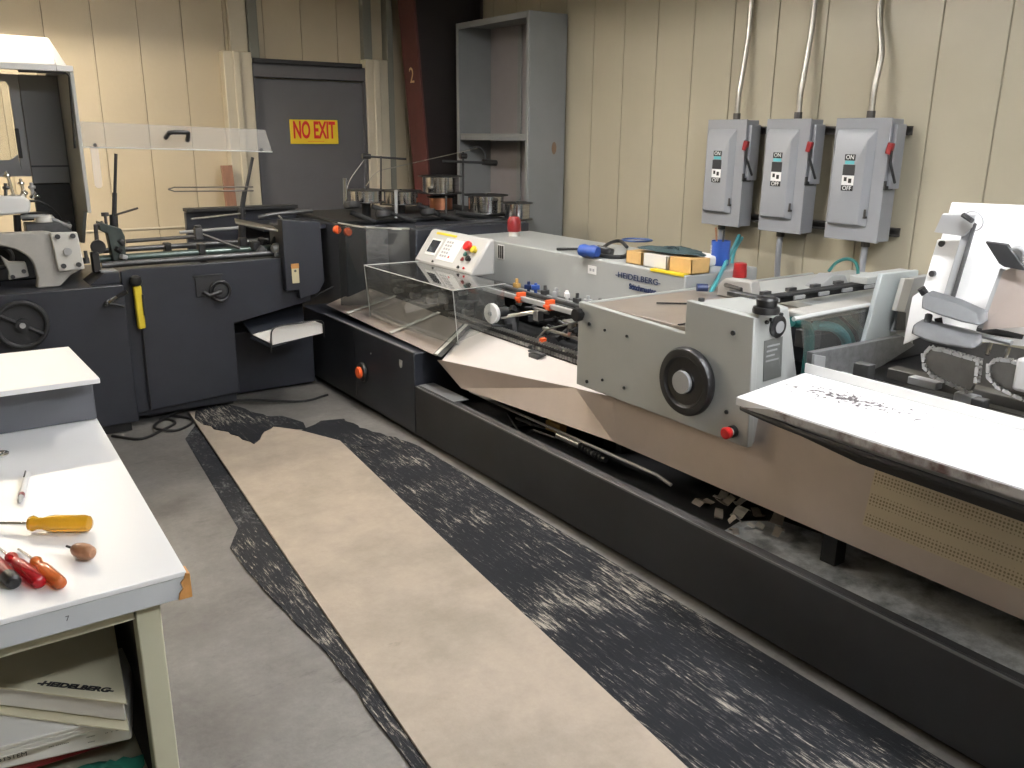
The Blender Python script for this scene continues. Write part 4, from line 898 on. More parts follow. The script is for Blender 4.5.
obj('cap_base', G().box(.50, .72, 5.30, 5.42, 1.10, 1.168), 'iron', tm, .006)
obj('counter_block', G().box(.50, .64, 5.44, 5.50, 1.17, 1.215), 'black', tm, .004)
obj('silver_arm', G().tube([(.46, 5.36, 1.20), (.60, 5.33, 1.20), (.72, 5.30, 1.14)], .012, 8), 'silver', tm)

# ================================================================ delivery unit between trimmer and stitcher
du = thing('delivery_unit', 'charcoal delivery unit with green cross bars joining the trimmer to the stitcher', 'machine', (1.5, 5.5, 0))
obj('front_cover', G().prism([(.905, .085), (.905, .905), (.957, .915), (1.99, .915), (1.99, .637), (1.50, .545), (1.50, .115)], 'y', 5.08, 5.12), 'charcoal', du, .004)
obj('plinth', G().box(.98, 1.50, 5.235, 5.7, 0, .05), 'black', du)
obj('body', G().box(.905, 1.49, 5.125, 5.80, .051, .84), 'charcoal', du)
obj('lower_box', G().box(1.56, 2.10, 5.36, 5.9, .02, .42), 'charcoal', du, .006)
obj('recess_back', G().box(1.50, 2.10, 5.60, 5.64, .42, .70), 'dull', du)
obj('inner_floor', G().box(1.50, 1.99, 5.125, 5.8, .83, .86), 'dull', du)
# crank recess
cr = obj('crank_plate', G().box(1.295, 1.445, 5.072, 5.079, .725, .842).box(1.285, 1.455, 5.068, 5.079, .842, .852), 'dull', du, .002)
obj('crank_ring', G().ring((1.43, 5.06, .752), (0, 1, 0), .056, .010, 32, 8), 'black', cr)
obj('crank_disc', G().cyl((1.43, 5.079, .752), (1.43, 5.055, .752), .040, 24), 'dull', cr)
obj('crank_arm', G().tube([(1.33, 5.05, .76), (1.36, 5.045, .735), (1.43, 5.045, .752)], .012, 8), 'black', cr)
# cross bars
for y, z, r, m in ((5.18, .935, .018, 'iron'), (5.28, .955, .022, 'greenbar'), (5.42, .985, .016, 'iron')):
    obj('cross_bar', G().cyl((.83, y, z - .0), (1.86, y, z + .0), r, 14), M[m], du)
obj('cross_bar', G().cyl((.99, 5.30, 1.045), (1.40, 5.30, 1.05), .011, 10), 'galvdark', du)
obj('cross_bar', G().cyl((1.40, 5.75, 1.03), (1.78, 5.75, 1.04), .010, 10), 'silver', du)
for x, y in ((1.40, 5.28), (1.24, 5.42), (.80, 5.18)):
    obj('bar_clamp', G().box(x - .02, x + .02, y - .03, y + .03, .90, 1.01), 'black', du, .006)
obj('bar_end', G().box(1.375, 1.42, 5.28, 5.32, 1.03, 1.10).cyl((1.398, 5.30, 1.10), (1.398, 5.30, 1.115), .02, 12), 'iron', du, .004)
obj('diagonal_arm', G().tube([(1.42, 5.30, 1.06), (1.62, 5.24, .97)], .009, 8), 'galvdark', du)
# left gauge head
gh = obj('gauge_head', G().prism([(.845, 1.17), (.96, 1.125), (.975, 1.08), (.965, .93), (.90, .93), (.885, 1.10), (.85, 1.12)], 'y', 5.22, 5.30), M['greencast'], du, .006)
obj('gauge_bracket', G().tube([(.87, 5.24, 1.16), (.83, 5.22, 1.15), (.825, 5.21, 1.05)], .012, 8), 'galvdark', gh)
obj('side_knob', G().lathe([(.001, 0), (.038, 0), (.040, .015), (.034, .04), (.001, .042)], (.825, 5.18, 1.035), (0, 1, 0), 18), 'black', gh)
obj('post', G().cyl((.935, 5.26, 1.17), (.985, 5.26, 1.53), .009, 10).cyl((.935, 5.26, 1.17), (.955, 5.26, 1.32), .013, 10).cyl((.93, 5.26, 1.12), (.935, 5.26, 1.20), .022, 12), 'brasspost', du) if 'brasspost' in M else obj('post', G().cyl((.935, 5.26, 1.17), (.985, 5.26, 1.53), .009, 10).cyl((.935, 5.26, 1.17), (.955, 5.26, 1.32), .013, 10).cyl((.93, 5.26, 1.12), (.935, 5.26, 1.20), .022, 12), 'dull', du)
obj('thumb_screw', G().cyl((.89, 5.25, 1.15), (.89, 5.25, 1.20), .008, 10).cyl((.89, 5.25, 1.195), (.89, 5.25, 1.215), .020, 14), 'iron', du)
obj('pointer', G().tube([(.94, 5.24, 1.20), (1.06, 5.22, 1.235)], .006, 8), 'galvdark', du)
for i in range(4):
    obj('small_fitting', G().obox((.93 + .02 * (i % 2), 5.19 + .01 * i, .93 + .04 * i), (.035, .03, .025), (0, 20 * i, 30)), ['iron', 'silver', 'black', 'iron'][i], du, .004)
# right gauge head and post
obj('post', G().cyl((1.70, 5.40, 1.18), (1.80, 5.42, 1.50), .010, 10).cyl((1.695, 5.40, 1.16), (1.73, 5.405, 1.30), .015, 10).cyl((1.69, 5.40, 1.02), (1.70, 5.40, 1.20), .022, 12), 'dull', du)
obj('flat_arm', G().plate([(1.60, 5.22, 1.12), (1.62, 5.30, 1.135), (1.92, 5.18, 1.06), (1.90, 5.10, 1.05)], (0, 0, .012)), 'galv', du, .002)
for i, (x, y, z, m) in enumerate(((1.66, 5.30, 1.0, 'black'), (1.72, 5.26, .98, 'iron'), (1.78, 5.30, .99, 'black'), (1.84, 5.22, 1.0, 'dull'), (1.74, 5.20, .95, 'iron'), (1.62, 5.30, .95, 'black'), (1.88, 5.24, .95, 'iron'))):
    obj('gripper_block', G().obox((x, y, z), (.05, .05, .055), (10 * i, 0, 20 * i)), m, du, .008)
obj('steel_nut', G().lathe([(.001, -.03), (.02, -.03), (.034, -.01), (.034, .015), (.02, .03), (.001, .03)], (1.82, 5.16, .965), (1, .2, .1), 18), 'silver', du)
obj('steel_shaft', G().cyl((1.80, 5.14, .93), (1.93, 5.14, .93), .014, 12), 'silver', du)
obj('curved_rod', G().curve([(1.86, 5.20, 1.16), (1.88, 5.19, 1.13), (1.875, 5.18, 1.06), (1.85, 5.17, 1.03)], .006, 8), 'galv', du)
# corner housing with the small cream label
ch = obj('corner_housing', G().prism([(1.815, .72), (1.815, 1.150), (2.055, 1.125), (2.065, .76), (2.02, .69), (1.90, .665), (1.895, .72)], 'y', 5.02, 5.10).box(1.83, 2.05, 5.101, 5.295, .80, 1.11), 'charcoal', du, .004)
lb = obj('cream_label', G().box(1.855, 1.900, 5.016, 5.0199, .765, .855), M['creamlabel'], ch)
obj('orange_mark', G().box(1.852, 1.902, 5.0150, 5.0159, .855, .885), 'ply', lb)
obj('screw', G().cyl((1.877, 5.0145, .84), (1.877, 5.0159, .84), .008, 10), 'iron', lb)
obj('chamfer_flap', G().plate([(2.0, 5.04, .665), (2.12, 5.02, .72), (2.14, 5.10, .70), (2.02, 5.14, .645)], (0, 0, .005)), 'dull', ch)
# low wall behind the bars
obj('rear_panel', G().box(1.55, 2.335, 6.15, 6.20, .40, 1.12), 'charcoal', du, .004)
obj('rear_cap', G().box(1.55, 2.335, 6.10, 6.22, 1.121, 1.145), 'dull', du, .003)
obj('rear_shelf', G().box(1.90, 2.335, 5.6, 6.10, 1.02, 1.05), 'charcoal', du, .004)
obj('shelf_edge', G().tube([(1.92, 5.75, 1.10), (2.0, 5.72, 1.12), (2.30, 5.75, 1.13)], .014, 8), 'iron', du)
obj('thin_rod', G().cyl((1.36, 5.28, 1.155), (1.72, 5.40, 1.165), .006, 8), 'galv', du)
# delivery tray with a sheet of paper
dt = obj('delivery_tray', G().plate([(1.580, 5.050, 0.458), (1.918, 5.050, 0.499), (1.955, 4.900, 0.478), (1.654, 4.900, 0.416)], (0, 0, -.010)), 'charcoal', du, .003)
obj('wire_stop', G().curve([(1.649, 4.885, 0.389), (1.653, 4.885, 0.481), (1.665, 4.885, 0.522), (1.706, 4.885, 0.541), (1.837, 4.885, 0.545), (1.940, 4.885, 0.548), (1.978, 4.885, 0.534), (1.986, 4.885, 0.508), (1.985, 4.885, 0.439)], .005, 8, 4), 'black', dt)
obj('slope_cover', G().plate([(1.607, 5.300, 0.566), (2.019, 5.300, 0.581), (1.966, 5.150, 0.540), (1.929, 5.060, 0.515), (1.594, 5.060, 0.473), (1.584, 5.180, 0.526)], (0, .01, -.012)), 'charcoal', dt, .004)
pp = obj('paper_sheet', G().plate([(1.668, 4.895, 0.515), (1.701, 4.895, 0.535), (1.940, 4.895, 0.540), (1.984, 4.895, 0.519), (1.984, 4.895, 0.462), (1.662, 4.895, 0.429)], (0, .005, 0)), 'paper', smooth=False)
label(pp, 'upright white sheet standing behind the black wire stop of the small delivery tray', 'paper')
pp2 = obj('paper_sheet', G().plate([(1.593, 5.040, 0.472), (1.909, 5.040, 0.514), (1.922, 4.910, 0.518), (1.661, 4.910, 0.432)], (0, 0, .003)), 'paper', smooth=False)
label(pp2, 'pale sheet lying flat in the small delivery tray behind the upright sheet', 'paper')
# clear raised guard with black handle
cg = thing('acrylic_guard', 'long clear acrylic guard with a black handle raised above the cross bars', 'guard', (1.3, 5.35, 1.55))
obj('clear_panel', G().plate([(.80, 5.30, 1.565), (1.885, 5.30, 1.535), (1.85, 5.302, 1.665), (.80, 5.302, 1.70)], (0, .005, 0)), 'acrfog', cg) if 'acrfog' in M else None
obj('bottom_edge', G().tube([(.80, 5.299, 1.565), (1.885, 5.299, 1.535)], .004, 6), 'acredge', cg)
obj('hanging_strip', G().plate([(.865, 5.30, 1.56), (.905, 5.30, 1.56), (.905, 5.30, 1.36), (.895, 5.30, 1.345), (.875, 5.30, 1.345), (.865, 5.30, 1.36)], (0, .004, 0)), M['peachstrip'], cg)
obj('handle', G().curve([(1.27, 5.315, 1.615), (1.275, 5.27, 1.635), (1.285, 5.25, 1.645), (1.37, 5.25, 1.645), (1.385, 5.27, 1.632), (1.39, 5.315, 1.60)], .013, 10), 'black', cg)
for x, z in ((.89, 1.575), (1.815, 1.548)):
    obj('rivet', G().cyl((x, 5.292, z), (x, 5.299, z), .010, 12), 'iron', cg)
0 and obj('lower_sheet', G().plate([(.84, 5.50, 1.19), (1.60, 5.50, 1.17), (1.60, 5.50, 1.52), (.84, 5.50, 1.53)], (0, .003, 0)), 'acr', cg)
obj('support_rod', G().tube([(1.265, 5.36, 1.325), (1.30, 5.36, 1.335), (1.77, 5.36, 1.325)], .004, 8).tube([(1.265, 5.36, 1.325), (1.30, 5.36, 1.312), (1.77, 5.36, 1.302)], .004, 8), 'galvdark', cg)
# yellow hanging pendant
pd = thing('pendant_control', 'yellow pendant control hanging on a black cable at the front of the dark cabinets', 'control', (.975, 5.03, .58))
obj('yellow_body', G().box(.950, .992, 5.02, 5.06, .585, .83), 'yellow', pd, .010)
obj('black_cap', G().lathe([(.001, 0), (.026, 0), (.034, .02), (.030, .045), (.012, .055), (.001, .056)], (.968, 5.04, .831), n=18), 'black', pd)
obj('buttons', G().box(.987, .998, 5.012, 5.03, .66, .78), 'black', pd, .003)
obj('cable', G().curve([(.972, 5.04, .585), (.974, 5.05, .50), (.976, 5.066, .40), (.975, 5.066, .10)], .006, 8), 'black', pd)

# ================================================================ wire spools on the stitcher head
obj('spool_stand', G().cyl((2.556, 5.42, 1.0855), (2.556, 5.42, 1.199), .03, 16), 'dull', hb)
obj('spool_stand', G().cyl((2.993, 5.75, 1.0855), (2.993, 5.75, 1.149), .03, 16), 'dull', hb)
sb = obj('spool_shelf', G().box(2.35, 3.77, 5.35, 6.28, 1.065, 1.085), 'dull', hb, .004)
def spool(x, y, z, r, h, text, inner='wireside'):
    t = thing('wire_spool', text, 'spool', (x, y, z), 'wire spools on the dark machine head')
    obj('flange', G().lathe([(.012, 0), (r, 0), (r, .006), (.012, .006)], (x, y, z), n=40), 'black', t)
    obj('flange', G().lathe([(.012, h), (r, h), (r, h - .006), (.012, h - .006)], (x, y, z), n=40), 'black', t)
    obj('wire_winding', G().lathe([(.012, .0065), (r * .80, .0065), (r * .80, h - .0065), (.012, h - .0065)], (x, y, z), n=40), inner, t)
    obj('spindle', G().cyl((x, y, z), (x, y, z + h + .008), .010, 10), 'iron', t)
    return t
spool(2.556, 5.42, 1.20, .130, .085, 'wire spool farthest left, beside the bright upright rod')
spool(2.993, 5.75, 1.15, .155, .10, 'second wire spool from the left, in front of the cream door post')
spool(3.363, 5.8, 1.09, .110, .10, 'lower copper coloured spool under the tallest spool', 'copper')
spool(3.365, 5.8, 1.215, .175, .13, 'tall wire spool standing highest, on top of the copper one')
spool(3.528, 5.42, 1.087, .165, .135, 'wide wire spool on the right, before the tall grey bookcase')
spool(3.600, 5.12, 1.062, .115, .12, 'wire spool farthest right, behind the wide spool')
# straighteners, arms and strands of wire
sp = thing('wire_feed_stand', 'black wire guide stands with knobs rising among the wire spools', 'stand', (3.0, 5.55, 1.066))
def Yp(x, z, y=5.5): return (x, y, z)
obj('post', G().cyl((2.374, 5.350, 1.181), (2.379, 5.350, 1.367), .014, 10), 'chrome', sp)
obj('post', G().cyl((3.315, 5.400, 1.105), (3.319, 5.400, 1.527), .008, 10), 'dull', sp)
obj('post', G().cyl((3.112, 5.300, 1.051), (3.115, 5.300, 1.231), .007, 10), 'iron', sp)
obj('post', G().cyl((2.718, 5.300, 1.097), (2.724, 5.300, 1.283), .012, 10), 'silver', sp)
obj('arm', G().cyl((3.152, 5.400, 1.466), (3.559, 5.400, 1.448), .009, 8), 'dull', sp)
obj('arm', G().cyl((2.538, 5.400, 1.504), (2.859, 5.400, 1.482), .007, 8), 'dull', sp)
obj('knob', G().cyl((3.489, 5.400, 1.456), (3.603, 5.400, 1.448), .022, 12), 'black', sp)
obj('knob', G().cyl((2.531, 5.400, 1.504), (2.589, 5.400, 1.501), .018, 12), 'black', sp)
obj('knob', G().cyl((3.293, 5.400, 1.500), (3.344, 5.400, 1.499), .020, 12), 'black', sp)
obj('hook', G().curve([(3.378, 5.400, 1.541), (3.446, 5.400, 1.562), (3.498, 5.400, 1.526), (3.515, 5.400, 1.456)], .007, 8), 'dull', sp)
obj('post', G().cyl((2.633, 5.350, 1.184), (2.645, 5.350, 1.505), .006, 8), 'dull', sp)
for a, b in (((2.382, 5.300, 1.151), (2.560, 5.300, 1.078)), ((2.542, 5.300, 1.184), (2.864, 5.300, 1.063)), ((2.890, 5.300, 1.178), (3.186, 5.300, 1.048)), ((3.035, 5.250, 1.107), (3.540, 5.250, 0.991)), ((3.187, 5.300, 1.118), (3.755, 5.300, 1.020))):
    obj('flat_arm', G().cyl(a, b, .016, 8), 'dull', sp)
for c in ((2.398, 5.300, 1.196), (2.621, 5.300, 1.128), (2.968, 5.300, 1.127), (3.312, 5.300, 1.041), (3.556, 5.300, 1.000)):
    obj('tension_disc', G().lathe([(.001, -.02), (.05, -.02), (.055, 0), (.05, .02), (.001, .02)], c, (0, .2, 1), 20), 'dull', sp)
st = obj('wire_strand', G().curve([(2.403, 5.400, 1.254), (2.437, 5.400, 1.351), (2.544, 5.400, 1.479)], .0022, 6), 'galv'); label(st, 'thin wire strand rising from the leftmost spool to the short black arm', 'wire')
st = obj('wire_strand', G().curve([(2.575, 5.450, 1.306), (2.629, 5.400, 1.393), (2.773, 5.400, 1.430), (3.378, 5.400, 1.541), (3.429, 5.400, 1.555)], .003, 6), 'galv'); label(st, 'long thin wire strand running across to the hooked arm by the bookcase', 'wire')

# ================================================================ workbench, lower left
wb = thing('workbench', 'white topped workbench with cream steel frame and open shelf at lower left', 'workbench', (-.3, 2.1, 0))
def bx(y): return .301 + .024 * (y - 1.41)
BT = .92
obj('benchtop', G().prism([(-1.3, 1.41), (bx(1.41) - .003, 1.41), (bx(2.95), 2.95), (-1.3, 2.95)], 'z', BT - .010, BT), 'benchtop', wb, .0015)
obj('edge_band', G().prism([(-1.3, 1.412), (bx(1.41) - .004, 1.412), (bx(2.95) - .002, 2.948), (-1.3, 2.948)], 'z', BT - .052, BT - .0105), 'benchedge', wb, .002)
cp = ragged([(bx(1.41) - .034, 1.4085), (bx(1.41) + .0005, 1.4085), (bx(1.41) + .001, 1.455), (bx(1.41) - .012, 1.44)], .002, .012)
obj('chipped_corner', G().prism([(.281, .8685), (.3035, .8685), (.3035, .914), (.296, .9165), (.293, .906), (.287, .900), (.290, .888), (.283, .880)], 'y', 1.4085, 1.440), 'ply', wb)
obj('apron', G().box(-1.25, .213, 1.445, 1.465, BT - .085, BT - .053), 'cream', wb, .002)
obj('apron', G().box(.235, .262, 1.50, 2.88, BT - .085, BT - .053), 'cream', wb, .002)
for x, y in ((.214, 1.437), (-1.25, 1.437), (.214, 2.85), (-1.25, 2.85)):
    obj('leg', G().box(x, x + .041, y, y + .041, 0, BT - .053), 'cream', wb, .003)
obj('shelf', G().box(-1.24, .219, 1.485, 2.84, .425, .44), 'cream', wb, .002)
obj('side_panel', G().box(.238, .243, 1.49, 2.84, .02, BT - .09), 'dull', wb)
obj('back_panel', G().box(-1.2, .236, 2.842, 2.848, .05, BT - .09), 'dull', wb)
lettering('edge_mark', '7', .013, 'iron', wb, (0.109, 1.412, 0.890), (1, 0, 0), (0, 0, 1), 1.0, .0003)
# riser box on the bench
rb = thing('riser_box', 'low dark grey box with overhanging white top standing on the workbench', 'box', (-.3, 2.55, BT))
obj('box_body', G().prism([(-.95, 2.375), (.3225, 2.375), (.328, 2.72), (-.95, 2.76)], 'z', BT + .001, 1.036), 'riser', rb, .003)
obj('white_top', G().prism([(-1.0, 2.30), (.330, 2.295), (.318, 2.70), (-1.0, 2.78)], 'z', 1.037, 1.051), 'benchtop', rb, .002)

# hand tools on the bench
def screwdriver(a, b, c, r, text, hm, shaft_r=.004, cap=None, r2=None):
    """a: handle end, b: handle neck, c: blade tip (all at bench height); lies on its handle"""
    a, b, c = [Vector((p[0], p[1], BT + .0005 + r)) for p in (a, b, c)]
    c.z = BT + .0015 + shaft_r; d = (b - a).normalized(); L = (b - a).length
    t = thing('screwdriver', text, 'screwdriver', tuple((a + b) / 2 - Vector((0, 0, r))), 'screwdrivers on the workbench')
    prof = [(.001, 0), (r * .55, .0015), (r * .85, .005), (r, .013), (r, L * .58), (r * .93, L * .66), (r * .72, L * .76), (r * .70, L * .84), (r * .92, L * .92), (r * .80, L * .97), (r * .4, L), (.001, L)]
    g = G(); d0 = d; u = d0.orthogonal().normalized(); w_ = d0.cross(u); n = 36; base = 0
    for rr, h in prof:
        for k in range(n):
            an = 2 * PI * k / n; fl = 1 - (.07 * (1 + math.cos(6 * an)) / 2 if .01 < h < L * .66 else 0)
            g.v.append(tuple(a + d0 * h + (u * math.cos(an) + w_ * math.sin(an)) * max(rr * fl, 1e-4)))
    for i in range(len(prof) - 1):
        for k in range(n):
            p = i * n + k; q = i * n + (k + 1) % n; g.f.append((p, q, q + n, p + n))
    g.f.append(tuple(reversed(range(n)))); g.f.append(tuple((len(prof) - 1) * n + k for k in range(n)))
    obj('handle', g, hm, t)
    obj('shaft', G().tube([b - d * .003, c], shaft_r, 12), 'chrome', t)
    if cap:
        obj('butt_cap', G().lathe([(.001, -.001), (r * .6, -.001), (r * .92, .003), (r * 1.04, .012), (r * 1.05, .030), (r * 1.02, .032)], a, d, 32), cap, t)
    return t
screwdriver((0.193, 1.662, 0.938), (0.093, 1.729, 0.938), (-0.043, 1.850, 0.930), .0165, 'screwdriver with large clear amber handle, the largest on the bench', 'amber', .0035)
screwdriver((0.112, 1.452, 0.935), (0.085, 1.570, 0.935), (0.068, 1.647, 0.930), .0115, 'short screwdriver with orange handle beside the red handled one', 'orangeace', .003)
screwdriver((0.084, 1.474, 0.935), (0.051, 1.610, 0.935), (0.026, 1.718, 0.930), .0120, 'screwdriver with red handle between the orange and the black capped ones', 'redace', .003)
screwdriver((0.048, 1.499, 0.935), (0.019, 1.650, 0.935), (-0.000, 1.750, 0.930), .0125, 'screwdriver with dark red handle and black cap at the left edge', 'dkred', .003, 'black')
lb_ = M['paper']
aw = thing('awl', 'small brown rounded handle with a short metal pin lying on the white bench', 'hand tool', (0.159, 1.591, 0.920))
A_ = Vector((0.173, 1.533, 0.935)); B_ = Vector((0.141, 1.586, 0.935)); d_ = (B_ - A_)
obj('handle', G().lathe([(.001, 0), (.007, .001), (.012, .006), (.0145, .016), (.0145, .028), (.0115, .042), (.008, .048), (.005, .050), (.001, .050)], (A_.x, A_.y, BT + .015), (d_.x, d_.y, 0), 28), 'brownhandle', aw)
dn = Vector((d_.x, d_.y, 0)).normalized()
obj('pin', G().tube([(A_.x + dn.x * .049, A_.y + dn.y * .049, BT + .015), (A_.x + dn.x * .066, A_.y + dn.y * .066, BT + .016)], .0022, 8), 'iron', aw)
mk = thing('marker_pen', 'slim white marker pen with black tip and red band on the bench', 'pen', (0.108, 1.969, 0.920))
p0 = Vector((0.125, 2.041, 0.926)); p1 = Vector((0.092, 1.871, 0.926))
obj('barrel', G().tube([p0.lerp(p1, .25), p0.lerp(p1, .72)], .0058, 14), 'white', mk)
obj('cap', G().tube([p0, p0.lerp(p1, .03), p0.lerp(p1, .24)], [.003, .0062, .0062], 14), 'white', mk)
obj('clip', G().tube([p0.lerp(p1, .02) + Vector((-.003, 0, .006)), p0.lerp(p1, .22) + Vector((-.003, 0, .006))], .0018, 8), 'black', mk)
obj('red_band', G().tube([p0.lerp(p1, .725), p0.lerp(p1, .80)], .0060, 14), 'dkred', mk)
obj('tip', G().tube([p0.lerp(p1, .805), p0.lerp(p1, .93), p1], [.0055, .0045, .002], 12), 'silver', mk)
rn = obj('steel_ring', G().ring((0.088, 2.198, 0.928), (0, 0, 1), .012, .005, 28, 10), 'chrome'); label(rn, 'small steel ring lying on the bench at the left edge below the riser box', 'ring')

# ---- binders and papers on the shelf
M['spine'] = mat('white_binder', (.80, .78, .74), .5)
bd = thing('binder', 'beige ring binder with black lettering lying on top of the papers under the bench', 'binder', (0.098, 1.677, 0.600))
Q = [(-0.225, 1.796, 0.660), (-0.079, 1.982, 0.660), (0.236, 1.919, 0.660), (0.186, 1.473, 0.660), (0.002, 1.653, 0.660)]
obj('cover', G().plate(Q, (0, 0, -.004)), 'beigebinder', bd, .001)
Q2 = [(-0.226, 1.803, 0.654), (-0.080, 1.989, 0.654), (0.233, 1.928, 0.654), (0.184, 1.491, 0.654), (0.003, 1.668, 0.654)]
obj('pages', G().plate(Q2, (0, 0, -.045)), 'paper', bd, .004)
Q3 = [(x - .003, y - .004, .606) for x, y, z in Q]
obj('back_cover', G().plate(Q3, (0, 0, -.004)), 'beigebinder', bd, .001)
ta = Vector((0.062, 1.626, 0.661)); tb = Vector((0.174, 1.523, 0.660))
o = lettering('lettering', '-HEIDELBERG-', .017, 'black', bd, tuple((ta + tb) / 2), tuple(tb - ta), (-(tb - ta).y, (tb - ta).x, 0), 1.0, .0003, .0009)
# stretch the word to the width it has
wds = [v.co.copy() for v in o.data.vertices]; dr_ = (tb - ta).normalized(); mid = (ta + tb) / 2
ext = max((v - mid).dot(dr_) for v in wds) - min((v - mid).dot(dr_) for v in wds); kf = (tb - ta).length / ext
for v in o.data.vertices:
    q = (v.co - mid).dot(dr_); v.co += dr_ * q * (kf - 1)
ps = thing('paper_stack', 'loose stack of white papers bulging between the two binders', 'papers', (0.088, 1.625, 0.580))
for i in range(5):
    zz = .5995 - i * .008
    obj('sheet', G().plate([(-.5, 1.62, zz), (.15 + .012 * (i % 2), 1.54 + .006 * i, zz - .001), (.21 - .01 * i, 1.95, zz), (-.5, 2.0, zz)], (0, 0, -.005)), 'paper', ps, .001)
bn = thing('binder', 'white binder with printed spine lying flat below the loose papers', 'binder', (-.1, 1.7, .50))
FA = Vector((-0.196, 1.660, 0.555)); FB = Vector((0.200, 1.574, 0.555)); dv = (FB - FA).normalized(); nv = Vector((-dv.y, dv.x, 0))
obj('body', G().plate([tuple(FA), tuple(FB), tuple(FB + nv * .27), tuple(FA + nv * .27)], (0, 0, -.048)), 'spine', bn, .006)
def spine(txt, px_t, size, dz=0, nm='lettering'):
    c = FA + dv * (FB - FA).length * px_t - nv * .0008; c.z = .531 + dz
    lettering(nm, txt, size, 'iron', bn, tuple(c), tuple(dv), (0, 0, 1), 1.1, .0003)
spine('SYSTEM', .50, .013); spine('--- -------', .69, .009, .004); spine('------', .825, .007, .006); spine('-----', .825, .007, -.006); spine('--  -  ---', .92, .008, .006)
b3 = thing('binder', 'dark red folder showing at the right under the white binder', 'folder', (.0, 1.8, .49))
obj('cover', G().plate([(-.4, 1.66, .497), (.19, 1.62, .497), (.20, 1.9, .497), (-.4, 1.95, .497)], (0, 0, -.018)), 'dkred', b3, .003)

# ================================================================ things lying on the machine
CT = 1.0105
def carton(p, w_, d, h, m, text, front, tilt=0):
    """small open box; front: nearest lower left corner"""
    x, y = p
    t = thing('carton', text, 'box', (x, y, CT), None)
    obj('walls', G().box(x, x + .004, y - w_, y, CT + .0005, CT + h).box(x + d - .004, x + d, y - w_, y, CT + .0005, CT + h).box(x, x + d, y - w_, y - w_ + .004, CT + .0005, CT + h).box(x, x + d, y - .004, y, CT + .0005, CT + h).box(x, x + d, y - w_, y, CT + .0005, CT + .005), m, t)
    obj('lid_flap', G().box(x + .002, x + d - .002, y - w_ + .002, y - .002, CT + h - .004, CT + h), m, t)
    return t
carton(((3.040, 3.328, 1.015)[0], (3.040, 3.328, 1.015)[1]), .115, .10, .065, 'cardboard', 'small yellow carton on the grey cover, left of the white box', 0)
carton((3.035, (3.035, 3.193, 1.011)[1]), .165, .12, .068, 'paper', 'small white box between the two yellow cartons on the grey cover', 0)
carton((3.035, (3.035, 3.009, 1.025)[1]), .150, .125, .072, 'cardboard', 'larger yellow carton at the near end of the grey cover', 0)
random.seed(11)
def rag(name, pts, z, m, text, cat, amp=.012):
    """crumpled flat cloth following an outline"""
    n = 22; x0 = min(p[0] for p in pts); x1 = max(p[0] for p in pts); y0 = min(p[1] for p in pts); y1 = max(p[1] for p in pts)
    bm = bmesh.new(); cx, cy = (x0 + x1) / 2, (y0 + y1) / 2; rings = []
    for r in range(6):
        f = r / 5; ring = []
        for k in range(n):
            a = 2 * PI * k / n; wob = 1 + .12 * math.sin(3 * a + 1) + .07 * math.sin(7 * a)
            ring.append(bm.verts.new((cx + (x1 - x0) / 2 * f * wob * math.cos(a), cy + (y1 - y0) / 2 * f * wob * math.sin(a), z + .004 + amp * (1 - f * .7) * (1 + .8 * math.sin(5 * a + r * 1.3) * f))) if r or k == 0 else ring[0])
        rings.append(ring)
    for r in range(1, 5):
        for k in range(n): bm.faces.new((rings[r][k], rings[r][(k + 1) % n], rings[r + 1][(k + 1) % n], rings[r + 1][k]))
    for k in range(n): bm.faces.new((rings[0][0], rings[1][k], rings[1][(k + 1) % n]))
    me = bpy.data.meshes.new(name); bm.to_mesh(me); bm.free(); me.shade_smooth(); me.materials.append(M[m])
    o = bpy.data.objects.new(name, me); C.objects.link(o)
    so = o.modifiers.new('thickness', 'SOLIDIFY'); so.thickness = .004
    return label(o, text, cat)
rag('rag', [(3.04, 2.90), (3.26, 3.30)], CT + .073, 'rag', 'dark greenish rag spread over the white box and yellow carton', 'rag', .016)
rag('glove', [(.05, 1.50), (.205, 1.61)], .441, 'green', 'crumpled green cloth glove on the shelf under the binders', 'glove', .035)
pl = obj('packet', G().plate([(3.30, 3.28, CT + .001), (3.42, 3.28, CT + .001), (3.42, 3.0, CT + .001), (3.30, 3.0, CT + .001)], (0, 0, .05)), 'paper', bevel=.012); label(pl, 'pale packet lying behind the dark rag on the grey cover', 'packet')
# blue tie gun with black nose
tg = thing('hand_tool', 'small blue hand tool with a long black rod lying on the grey cover', 'hand tool', (3.172, 3.798, 1.010))
obj('rod', G().tube([(3.028, 3.903, 1.020), (3.097, 3.770, 1.030)], .008, 8), 'black', tg)
obj('blue_handle', G().lathe([(.001, 0), (.03, .005), (.036, .03), (.030, .06), (.036, .09), (.028, .12), (.001, .125)], (2.985, 3.643, 1.046), (.25, -.95, 0), 20), 'blue', tg)
obj('trigger', G().obox((3.077, 3.632, 1.030), (.03, .04, .02), (0, 0, 20)), 'blue', tg, .005)
bg = thing('pliers', 'black pliers with curved handles lying beside the blue hand tool', 'hand tool', (3.151, 3.565, 1.010))
obj('handle', G().curve([(3.117, 3.697, 1.020), (3.067, 3.535, 1.020), (3.125, 3.454, 1.020), (3.268, 3.556, 1.020)], .012, 8), 'black', bg)
obj('handle', G().curve([(3.085, 3.592, 1.045), (3.343, 3.805, 1.045), (3.460, 3.849, 1.045), (3.330, 3.643, 1.040)], .010, 8), 'dull', bg)
obj('jaw', G().obox((3.107, 3.575, 1.040), (.07, .09, .045), (10, 10, 30)), 'black', bg, .010)
